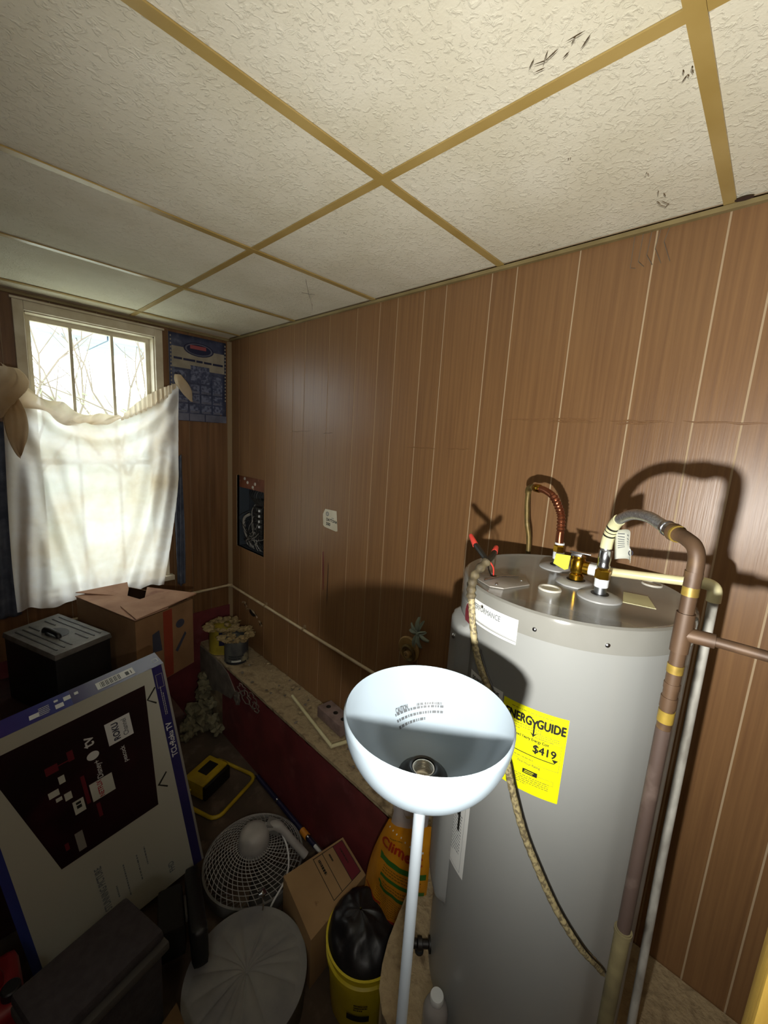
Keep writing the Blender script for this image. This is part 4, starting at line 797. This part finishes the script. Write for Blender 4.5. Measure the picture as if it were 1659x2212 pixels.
# ------------------------------------------------------------------ floor clutter
# yellow work light lying on the floor
wl = thing('work_light', 'yellow tubular-framed work light lying on the floor', 'work light', (.88, 2.02, ZF))
fx = Vector((.93, .36, 0)).normalized(); fy = Vector((-fx.y, fx.x, 0)); fc = Vector((.865, 2.055, ZF))
def wlp(a, b, z): return fc+fx*a+fy*b+Vector((0, 0, z))
loop = []
for (a, b, a0) in ((.12, .08, 0), (-.10, .08, 90), (-.10, -.14, 180), (.12, -.14, 270)):
    for k in range(5): t = R(a0+k*22.5); loop.append(wlp(a+.05*math.cos(t), b+.05*math.sin(t), .012))
MB().tube(loop, .0105, 10, closed=True).build('tube_frame', 'yellow', wl)
hd = MB().obox(wlp(-.01, .02, .075), (fx, fy, (0, 0, 1)), (.095, .070, .045)).build('lamp_head', 'yellow', wl, bevel=.010)
MB().obox(wlp(.005, .02, .121), (fx, fy, (0, 0, 1)), (.045, .032, .003)).build('junction_lid', 'black', hd, bevel=.002)
MB().obox(wlp(-.01, -.058, .070), (fx, fy, (0, 0, 1)), (.092, .010, .040)).build('glass_front', 'black', hd, bevel=.003)
for s_ in (-1, 1): MB().tube(spline([wlp(.10*s_-.01, .03, .075), wlp(.135*s_, .03, .06), wlp(.155*s_+.005, .02, .015)], 5), .007, 8).build('bracket', 'yellow', wl)
# fan lying on its face
fn = thing('desk_fan', 'dusty grey fan lying face down on the floor', 'fan', (.83, 1.47, ZF))
FX, FY, FR, FZ = .815, 1.465, .218, -1.945
def fp(r_, a):      # back grille surface
    k = r_/FR; return Vector((FX+r_*math.cos(a), FY+r_*math.sin(a), FZ+.078*(1-k**2.6)**.75 if k < 1 else FZ))
mb = MB()
for k in range(44):
    a0 = k*2*pi/44; mb.tube([fp(FR*(.30+.70*t/12), a0+.55*(t/12)) for t in range(13)], .0016, 5)
for k in range(11):
    r_ = FR*(.36+.058*k); mb.tube([fp(r_, i*2*pi/60) for i in range(60)], .0015, 5, closed=True)
stuff(mb.build('wire_grille', 'fan_light', fn))
MB().lathe([(FR-.004, 0), (FR+.006, 0), (FR+.008, -.03), (FR+.004, -.06), (FR-.004, -.06)], (FX, FY, FZ), 72, closed=True).build('rim_band', 'fan_grey', fn)
mb = MB()
for k in range(48): a = k*2*pi/48; mb.tube([Vector((FX+FR*math.cos(a), FY+FR*math.sin(a), FZ-.055)), Vector((FX+FR*.6*math.cos(a+.2), FY+FR*.6*math.sin(a+.2), FZ-.082))], .0016, 4)
stuff(mb.build('front_grille', 'fan_grey', fn))
for k in range(3):
    a0 = k*2*pi/3+.5
    MB().grid(10, 8, lambda u, v: Vector((FX, FY, FZ-.03))+Vector((math.cos(a0+(u-.5)*1.25), math.sin(a0+(u-.5)*1.25), 0))*(.04+.15*v)+Vector((0, 0, .035*(u-.5)))).build('blade', 'fan_dark', fn, recalc=False, solid=.002)
mo = MB().lathe([(.066, .05), (.070, .08), (.066, .125), (.052, .145), (.030, .152), (0, .153)], (FX, FY, FZ), 36).build('motor_housing', 'fan_light', fn)
for k in range(7): MB().box(FX+.012, FX+.052, FY-.004+.0075*k, FY-.001+.0075*k, FZ+.136-.0035*k, FZ+.146-.0035*k).build('vent_slat', 'fan_grey', mo, smooth=0)
MB().tube(spline([(FX+.055, FY-.005, FZ+.12), (FX+.095, FY-.045, FZ+.13), (FX+.130, FY-.105, FZ+.08), (FX+.165, FY-.175, FZ+.02)], 6), [.022]*8+[.018]*11, 14).build('neck', 'fan_light', fn)
MB().obox((FX+.085, FY-.03, FZ+.125), ((.6, -.7, -.2), (.7, .6, 0), (0, .2, 1)), (.030, .024, .022)).build('tilt_joint', 'fan_grey', fn, bevel=.006)
MB().tube(spline([(FX+.09, FY-.04, FZ+.145), (FX+.10, FY-.12, FZ+.07), (FX+.04, FY-.21, FZ+.05), (FX-.06, FY-.245, FZ+.01), (FX-.13, FY-.28, ZF+.01)], 8), .004, 8).build('power_cord', 'white_plastic', fn)
# telescopic pole along the footing
pl = thing('extension_pole', 'navy extension pole with orange collar lying along the red footing', 'pole', (1.07, 1.55, ZF))
pa, pb_ = Vector((1.092, 1.93, ZF+.02)), Vector((1.070, 1.245, ZF+.045)); dv_ = pb_-pa
MB().tube([pa, pa+dv_*.70], .013, 12).build('handle_tube', 'navy', pl); MB().tube([pa+dv_*.76, pa+dv_*.86], .012, 12).build('handle_tube', 'navy', pl)
MB().tube([pa+dv_*.695, pa+dv_*.765], .017, 14).build('lock_collar', 'orange', pl); MB().tube([pa+dv_*.855, pb_], .009, 12).build('inner_tube', 'white_plastic', pl)
for t in (.0, .34, .78): MB().tube([pa+dv_*(t-.008), pa+dv_*(t+.008)], .0142, 12).build('ring', 'steel', pl)
# printed carton
bx = thing('shipping_carton', 'small tan carton with red printed panel by the footing', 'box', (.93, 1.08, ZF))
A, B, C, D = [Vector(p) for p in ((.800, 1.200, 0), (1.090, 1.160, 0), (1.052, .968, 0), (.750, .940, 0))]
zb = -1.80
MB().hexa([cq(u, v, ZF+.002) for u, v in ((0, 0), (1, 0), (1, 1), (0, 1))], [cq(u, v, zb) for u, v in ((0, 0), (1, 0), (1, 1), (0, 1))]).build('body', 'card_tan', bx, bevel=.002)
def bxm(u, v, off): return cq(u, v, zb+off+.0005)
flat(bx, 'red_panel', 'maroon', bxm, [(.79, .955, .06, .86)], .0004)
flat(bx, 'panel_frame', 'ink', bxm, [(.45, .96, .05, .062), (.45, .96, .86, .872), (.45, .458, .05, .872), (.955, .963, .05, .872), (.785, .793, .05, .872), (.60, .608, .05, .872)], .0008)
flat(bx, 'panel_print', 'ink', lambda x, y, o: bxm(.52+y*3.2, .42+x*3.6, .0010), scribble(.16, .020, 1, 4, .55), 0); flat(bx, 'panel_print', 'ink', lambda x, y, o: bxm(.69+y*3.2, .26+x*3.6, .0010), scribble(.06, .014, 1, 5, .5), 0); flat(bx, 'panel_print', 'ink', lambda x, y, o: bxm(.87+y*3.2, .46+x*3.6, .0010), scribble(.15, .014, 1, 9, .4), 0)
# ice-melt style sack
sk_ = thing('orange_sack', 'crumpled orange plastic sack with red and green print', 'sack', (1.02, .84, ZF))
SB = [Vector(p) for p in ((1.030, .945, ZF+.004), (1.020, .745, ZF+.004))]; STt = [Vector(p) for p in ((.975, .800, -1.335), (.965, .615, -1.215))]
def sack(u, v, side):
    a = SB[0].lerp(SB[1], u); b = STt[0].lerp(STt[1], u); p = a.lerp(b, v); bul = math.sin(pi*u)**.6*(math.sin(pi*min(1, v*.93+.05))**.6)
    wid = .045*math.sin(pi*v)*(u-.5)*2; n_ = Vector((-.93, -.25, .25))
    return p+(SB[1]-SB[0]).normalized()*wid+n_*(side*.062*bul+.008*noise.noise(Vector((u*5, v*7, side*3)))*2*math.sin(pi*u))
mb = MB().grid(24, 40, lambda u, v: sack(u, v, 1)).grid(24, 40, lambda u, v: sack(u, v, -1)); mb.build('sack_body', 'bag_orange', sk_, recalc=False, smooth=80)
def skm(u, v, off): return sack(u, v, 1)+Vector((-.93, -.25, .25))*(off+.0015)
flat(sk_, 'green_band', 'bag_green', skm, [(.20, .98, .735, .765), (.30, .98, .645, .665), (.34, .98, .565, .588)], .0003, 14); poly(sk_, 'green_wedge', 'bag_green', skm, [(.16, .78), (.24, .77), (.37, .58), (.30, .60)], .0005)
flat(sk_, 'red_line', 'bag_red', skm, [(.06, .42, .45, .462), (.40, .98, .385, .405)], .0003, 10)
letter(sk_, 'Climelt', .34, lambda x, y, o: skm(.50+x*.82, .835+y*.26+.02*(.5-x), .002+o), 'bag_red', bold=.012)
flat(sk_, 'small_print', 'bag_inkbrown', lambda x, y, o: skm(.50+x, .855+.045+y, .0012), scribble(.5, .015, 1, 3, .5), 0, 2)
flat(sk_, 'small_print', 'bag_inkbrown', lambda x, y, o: skm(.62+x, .70+y, .0012), scribble(.62, .05, 3, 4, .4), 0, 2); flat(sk_, 'small_print', 'bag_inkbrown', lambda x, y, o: skm(.65+x, .615+y, .0012), scribble(.55, .035, 2, 6, .4), 0, 2); flat(sk_, 'small_print', 'bag_inkbrown', lambda x, y, o: skm(.60+x, .48+y, .0012), scribble(.62, .13, 9, 7, .3), 0, 2); flat(sk_, 'small_print', 'bag_inkbrown', lambda x, y, o: skm(.55+x, .30+y, .0012), scribble(.7, .12, 8, 8, .3), 0, 2)
flat(sk_, 'white_dots', 'paper_white', skm, [(.12+.11*k, .145+.11*k, .955-.012*k, .965-.012*k) for k in range(8)], .001)
def liner(u, v): a = 2*pi*u; p = sack(.5+.42*math.cos(a), 1-.02*v, 0); return p+Vector((-.03*math.sin(a), .0, .10*v*(1+.35*math.sin(a*3+1)+.2*math.sin(a*7))))+Vector((-.03*v*math.sin(a*2), .02*v*math.cos(a*3), 0))
MB().grid(48, 12, liner, True).build('plastic_liner', 'clear_bag', sk_, recalc=False, smooth=180)
# yellow bucket with a black bag
bu = thing('yellow_bucket', 'yellow plastic bucket lined with a shiny black bag', 'bucket', (.885, .800, ZF))
UX, UY, UZ = .8850, .8000, -1.752
MB().lathe([(0, ZF+.003-UZ), (.112, ZF+.003-UZ), (.116, ZF+.01-UZ), (.130, -.060), (.138, -.058), (.139, -.040), (.131, -.036), (.132, -.012), (.140, -.008), (.141, 0), (.134, .001), (.130, -.01), (.112, -.2), (0, -.2)], (UX, UY, UZ), 56).build('pail', 'bucket', bu)
MB().grid(44, 16, lambda u, v: Vector((UX, UY, UZ))+Vector((math.cos(2*pi*u), math.sin(2*pi*u), 0))*(.133*math.cos(v*pi/2*.98))+Vector((.012*math.sin(v*3), .03*math.sin(v*1.5), -.012+.085*math.sin(v*pi/2)+.018*noise.noise(Vector((math.cos(2*pi*u)*3, math.sin(2*pi*u)*3, v*4)))*math.sin(pi*v))), True).build('black_bag', 'black_gloss', bu, recalc=False, smooth=180)
def pm(x, y, off): a = R(222)+x/.125; rr = .1225+.05*(y+.12)*.6+off; return Vector((UX+rr*math.cos(a), UY+rr*math.sin(a), UZ-.13+y))
flat(bu, 'printed_text', 'ink', pm, [(a, b, c+.005, d+.005) for a, b, c, d in scribble(.045, .03, 3, 21, .6)], .006, 2); flat(bu, 'printed_bar', 'ink', pm, [(-.045, .03, -.055, -.03)], .006, 6)
# round pouf
pf = thing('round_pouf', 'round grey hassock with radiating creases on its top', 'pouf', (.560, 1.060, ZF))
OX, OY, OZ, OR = .562, 1.058, -1.87, .206
def ptop(u, v):
    a = 2*pi*u; r_ = OR*v; cre = .012*abs(math.sin(a*8+1.2*math.sin(a*2)+.8*math.sin(a*3+1)))**.35*math.sin(pi*min(v*1.02, 1))**.7
    return Vector((OX+r_*math.cos(a), OY+r_*math.sin(a), OZ+.020*(1-v*v)-.014*math.exp(-(v/.08)**2)+cre-.008))
MB().grid(180, 24, ptop, True).build('gathered_top', 'pouf', pf, recalc=False, smooth=180)
MB().lathe([(OR-.002, 0), (OR+.003, -.002), (OR+.003, -.012), (OR, -.016), (OR-.004, ZF-OZ+.012), (OR-.012, ZF-OZ+.002), (0, ZF-OZ+.002)], (OX, OY, OZ), 72).build('drum', 'pouf', pf)
hk = thing('steel_clip', 'bright steel spring clip caught on the pouf rim', 'clip', (.715, 1.205, OZ))
MB().blob((.722, 1.232, OZ+.025), .016, .25, (1, 1, .8), 4, 3, 2).build('clip_head', 'steel', hk); MB().tube(spline([(.716, 1.220, OZ+.020), (.708, 1.200, OZ+.012), (.700, 1.190, OZ+.001)], 5), .003, 8).build('clip_arm', 'steel', hk)
# dark things in the foreground
dg_ = thing('upholstered_box', 'dark grey upholstered box in the shadowed foreground', 'storage box', (.16, 1.18, ZF))
A, B, C, D = [Vector(p) for p in ((-.02, 1.240, 0), (.270, 1.300, 0), (.325, 1.112, 0), (.03, 1.050, 0))]
MB().hexa([cq(u, v, -1.535) for u, v in ((0, 0), (1, 0), (1, 1), (0, 1))], [cq(u, v, -1.50) for u, v in ((.01, .02), (.99, .02), (.99, .98), (.01, .98))]).build('padded_lid', 'fabric_dark', dg_, bevel=.012)
MB().hexa([cq(u, v, -1.575) for u, v in ((0, 0), (1.02, 0), (1.02, 1.05), (0, 1.05))], [cq(u, v, -1.545) for u, v in ((0, 0), (1.02, 0), (1.02, 1.05), (0, 1.05))]).build('lid_rail', 'fabric_dark2', dg_, bevel=.006)
MB().hexa([cq(u, v, ZF+.002) for u, v in ((.04, .04), (.96, .04), (.96, .96), (.04, .96))], [cq(u, v, -1.574) for u, v in ((.03, .03), (.97, .03), (.97, .97), (.03, .97))]).build('body', 'fabric_dark', dg_, bevel=.006)
kc = thing('black_tool_case', 'black rounded plastic case propped against the pouf', 'tool case', (.47, 1.33, ZF))
kd = Vector((-.10, -.33, .13)).normalized(); kn = Vector((.95, -.29, 0)).normalized(); k0 = Vector((.50, 1.34, -1.83))
MB().obox(k0, (kd, kn, kd.cross(kn)), (.20, .028, .06)).build('shell', 'case_black', kc, bevel=.020, smooth=60)
MB().obox(k0-kn*.075+Vector((0, .03, -.03)), (kd, kn, kd.cross(kn)), (.13, .045, .05)).build('inner_half', 'black', kc, bevel=.015)
MB().obox(k0-kn*.034+Vector((0, 0, .035)), (kd, kn, kd.cross(kn)), (.06, .004, .012)).build('latch', 'fabric_dark2', kc, bevel=.003)
tn = thing('plain_carton', 'plain brown carton at the bottom edge beside the pouf', 'box', (.25, .90, ZF))
A, B, C, D = [Vector(p) for p in ((.13, 1.02, 0), (.345, 1.10, 0), (.345, .76, 0), (.13, .70, 0))]
MB().hexa([cq(u, v, ZF+.002) for u, v in ((0, 0), (1, 0), (1, 1), (0, 1))], [cq(u, v, -1.80) for u, v in ((0, 0), (1, 0), (1, 1), (0, 1))]).build('body', 'card_brown', tn, bevel=.002)
MB().hexa([cq(u, v, -1.80) for u, v in ((.0, 0), (.49, 0), (.49, 1), (.0, 1))], [cq(u, v, -1.797) for u, v in ((.0, 0), (.49, 0), (.49, 1), (.0, 1))]).build('flap', 'card_brown', tn, smooth=0); MB().hexa([cq(u, v, -1.80) for u, v in ((.51, 0), (1, 0), (1, 1), (.51, 1))], [cq(u, v, -1.797) for u, v in ((.51, 0), (1, 0), (1, 1), (.51, 1))]).build('flap', 'card_brown', tn, smooth=0)
rc = thing('red_jug', 'dark red plastic jug at the left edge beside the television box', 'jug', (-.10, 1.46, ZF))
MB().hexa([Vector(p) for p in ((-.22, 1.34, ZF+.002), (.02, 1.34, ZF+.002), (.02, 1.56, ZF+.002), (-.22, 1.56, ZF+.002))], [Vector(p) for p in ((-.21, 1.35, -1.70), (.01, 1.35, -1.70), (.01, 1.55, -1.70), (-.21, 1.55, -1.70))]).build('body', 'red_plastic', rc, bevel=.025, smooth=60)
MB().tube(spline([(-.17, 1.45, -1.71), (-.16, 1.45, -1.64), (-.05, 1.45, -1.64), (-.04, 1.45, -1.71)], 6), .012, 10).build('handle', 'red_plastic', rc); MB().lathe([(.024, 0), (.024, .03), (.02, .034), (0, .034)], (-.015, 1.40, -1.705), 20).build('cap', 'case_black', rc)
# bottle on the pad and the pine stud on the right
bt = thing('clear_bottle', 'small clear bottle with a pale cap beside the heater base', 'bottle', (.735, .405, ZL))
MB().lathe([(0, 0), (.030, 0), (.032, .01), (.032, .07), (.026, .088), (.014, .098), (.013, .104), (0, .104)], (.735, .405, ZL+.006), 28).build('bottle_body', 'clear_plastic', bt)
MB().lathe([(.0165, 0), (.0175, .003), (.0175, .016), (.016, .019), (0, .020)], (.735, .405, ZL+.105), 28).build('cap', 'bottle', bt)
sd = thing('pine_stud', 'raw yellow pine stud at the bottom right corner', 'lumber', (.72, -.13, ZL))
MB().hexa([Vector(p) for p in ((.600, -.125, ZL+.006), (.680, -.125, ZL+.006), (.680, -.085, ZL+.006), (.600, -.085, ZL+.006))], [Vector(p) for p in ((.690, -.150, -.52), (.770, -.150, -.52), (.770, -.100, -.52), (.690, -.100, -.52))]).build('timber', 'pine', sd, bevel=.002)
# cobwebs under the ceiling
def web(name, pts, label):
    mb = MB()
    for p in pts: mb.tube(p, .0007, 4)
    tag(mb.build(name, 'cobweb'), label, 'cobweb')
web('cobweb', [[(1.02, 1.46, ZC), (1.03, 1.455, ZC-.045), (1.05, 1.45, ZC-.095)], [(1.03, 1.47, ZC-.001), (1.035, 1.46, ZC-.05), (1.05, 1.45, ZC-.092)], [(1.01, 1.47, ZC-.050), (1.03, 1.457, ZC-.052), (1.055, 1.445, ZC-.050)], [(1.045, 1.45, ZC-.085), (1.05, 1.45, ZC-.110)]], 'dark cobweb strand dangling below the ceiling tiles')
web('cobweb', [[(1.335, .30+.02*k, ZC-.02), (1.343, .31+.018*k, ZC-.05-.012*k), (1.347, .29+.02*k, ZC-.10)] for k in range(5)], 'wispy cobweb at the top of the panelled wall')
# unseen porcelain holder added to go with the fill light behind the viewer
cbl = thing('added_lampholder', 'white porcelain lampholder added unseen on the ceiling behind the viewer, by the fill light', 'lamp', (-.72, -.55, ZC))
MB().lathe([(.055, 0), (.055, -.012), (.035, -.03), (.022, -.045), (0, -.045)], (-.72, -.55, ZC-.003), 28).build('porcelain_base', 'white_paint', cbl)

# marks with a shape of their own: peeled paint holes, scratches, mould spots
def mark(parent, name, m_, f, pts, off): return poly(parent, name, m_, f, pts, off)
def rwall(y, z): return lambda x, v, off: Vector((XW-.0004-off, y-x, z+v))
mark(wr, 'gash', 'maroon', rwall(1.70, -.72), [(-.012, .10), (-.004, .11), (.004, .02), (.006, -.10), (.001, -.12), (-.004, -.02)], .0005)
mark(wr, 'gash', 'dark_wood', rwall(1.66, -.78), [(-.002, .12), (.003, .10), (.004, -.08), (.0, -.14), (-.003, -.05)], .0005)
rnd = random.Random(31)
for y0, y1, z0, z1 in ((.72, .40, .098, .104), (.56, .40, .093, .095), (.38, .22, .098, .096), (.36, .26, .090, .092), (.20, .02, .098, .094), (2.05, 1.85, .02, .03), (1.75, 1.66, .02, .024), (1.16, 1.00, -.02, -.018), (.95, .84, -.015, -.012)):
    MB().tube([(XW-.0002, y0+(y1-y0)*t/6, z0+(z1-z0)*t/6+.002*math.sin(t*2.3+y0*9)) for t in range(7)], [.0005, .0018, .0024, .0016, .0026, .0018, .0004], 6).build('buckle', 'wood', wr)
for k, (y, z, a, b) in enumerate(((2.57, -1.205, .022, .018), (2.47, -1.235, .060, .020), (2.36, -1.275, .018, .018))):
    mark(wr, 'peeled_hole', 'black', rwall(y, z), [(a*math.cos(i*2*pi/14)*rnd.uniform(.6, 1.2), b*math.sin(i*2*pi/14)*rnd.uniform(.6, 1.2)) for i in range(14)], .0005)
    MB().tube(spline([(XW-.004-.01*rnd.random(), y+a*1.1, z+b*.4), (XW-.008, y+.2*a, z+b*1.2), (XW-.012, y-a*.9, z+b*.7), (XW-.004, y-a*1.2, z-b*.6)], 5), [.004+.003*math.sin(i) for i in range(16)], 5).build('peeled_strip', 'trim_wood', wr)
def ceilm(x, y): return lambda a, b, off: Vector((x+a, y+b, ZC-.0045-off))
for x, y, rx, ry, n in ((.70, .355, .012, .050, 9), (.86, .205, .022, .010, 5), (1.22, .30, .06, .012, 6), (1.10, .31, .006, .010, 4), (.95, .42, .004, .004, 2), (1.27, .62, .006, .006, 3), (1.05, 1.25, .006, .004, 3), (.87, 1.05, .004, .004, 2)):
    for k in range(n):
        a = rnd.uniform(-1, 1)*rx; b = rnd.uniform(-1, 1)*ry; l = rnd.uniform(.4, 1)*max(.003, .35*max(rx, ry)); t = math.atan2(ry, rx)+rnd.uniform(-.7, .7); c_, s_ = math.cos(t), math.sin(t)
        mark(ce, 'mould_spot', 'mould', ceilm(x, y), [(a+p*c_*l-q*s_, b+p*s_*l+q*c_) for p, q in ((-1, 0), (-.4, .0012), (.3, .0008), (1, 0), (.4, -.0010), (-.3, -.0014))], .0003+.00005*k)
mark(ce, 'mould_spot', 'dark_wood', ceilm(1.325, .155), circ(0, 0, .010, .018), .0003)
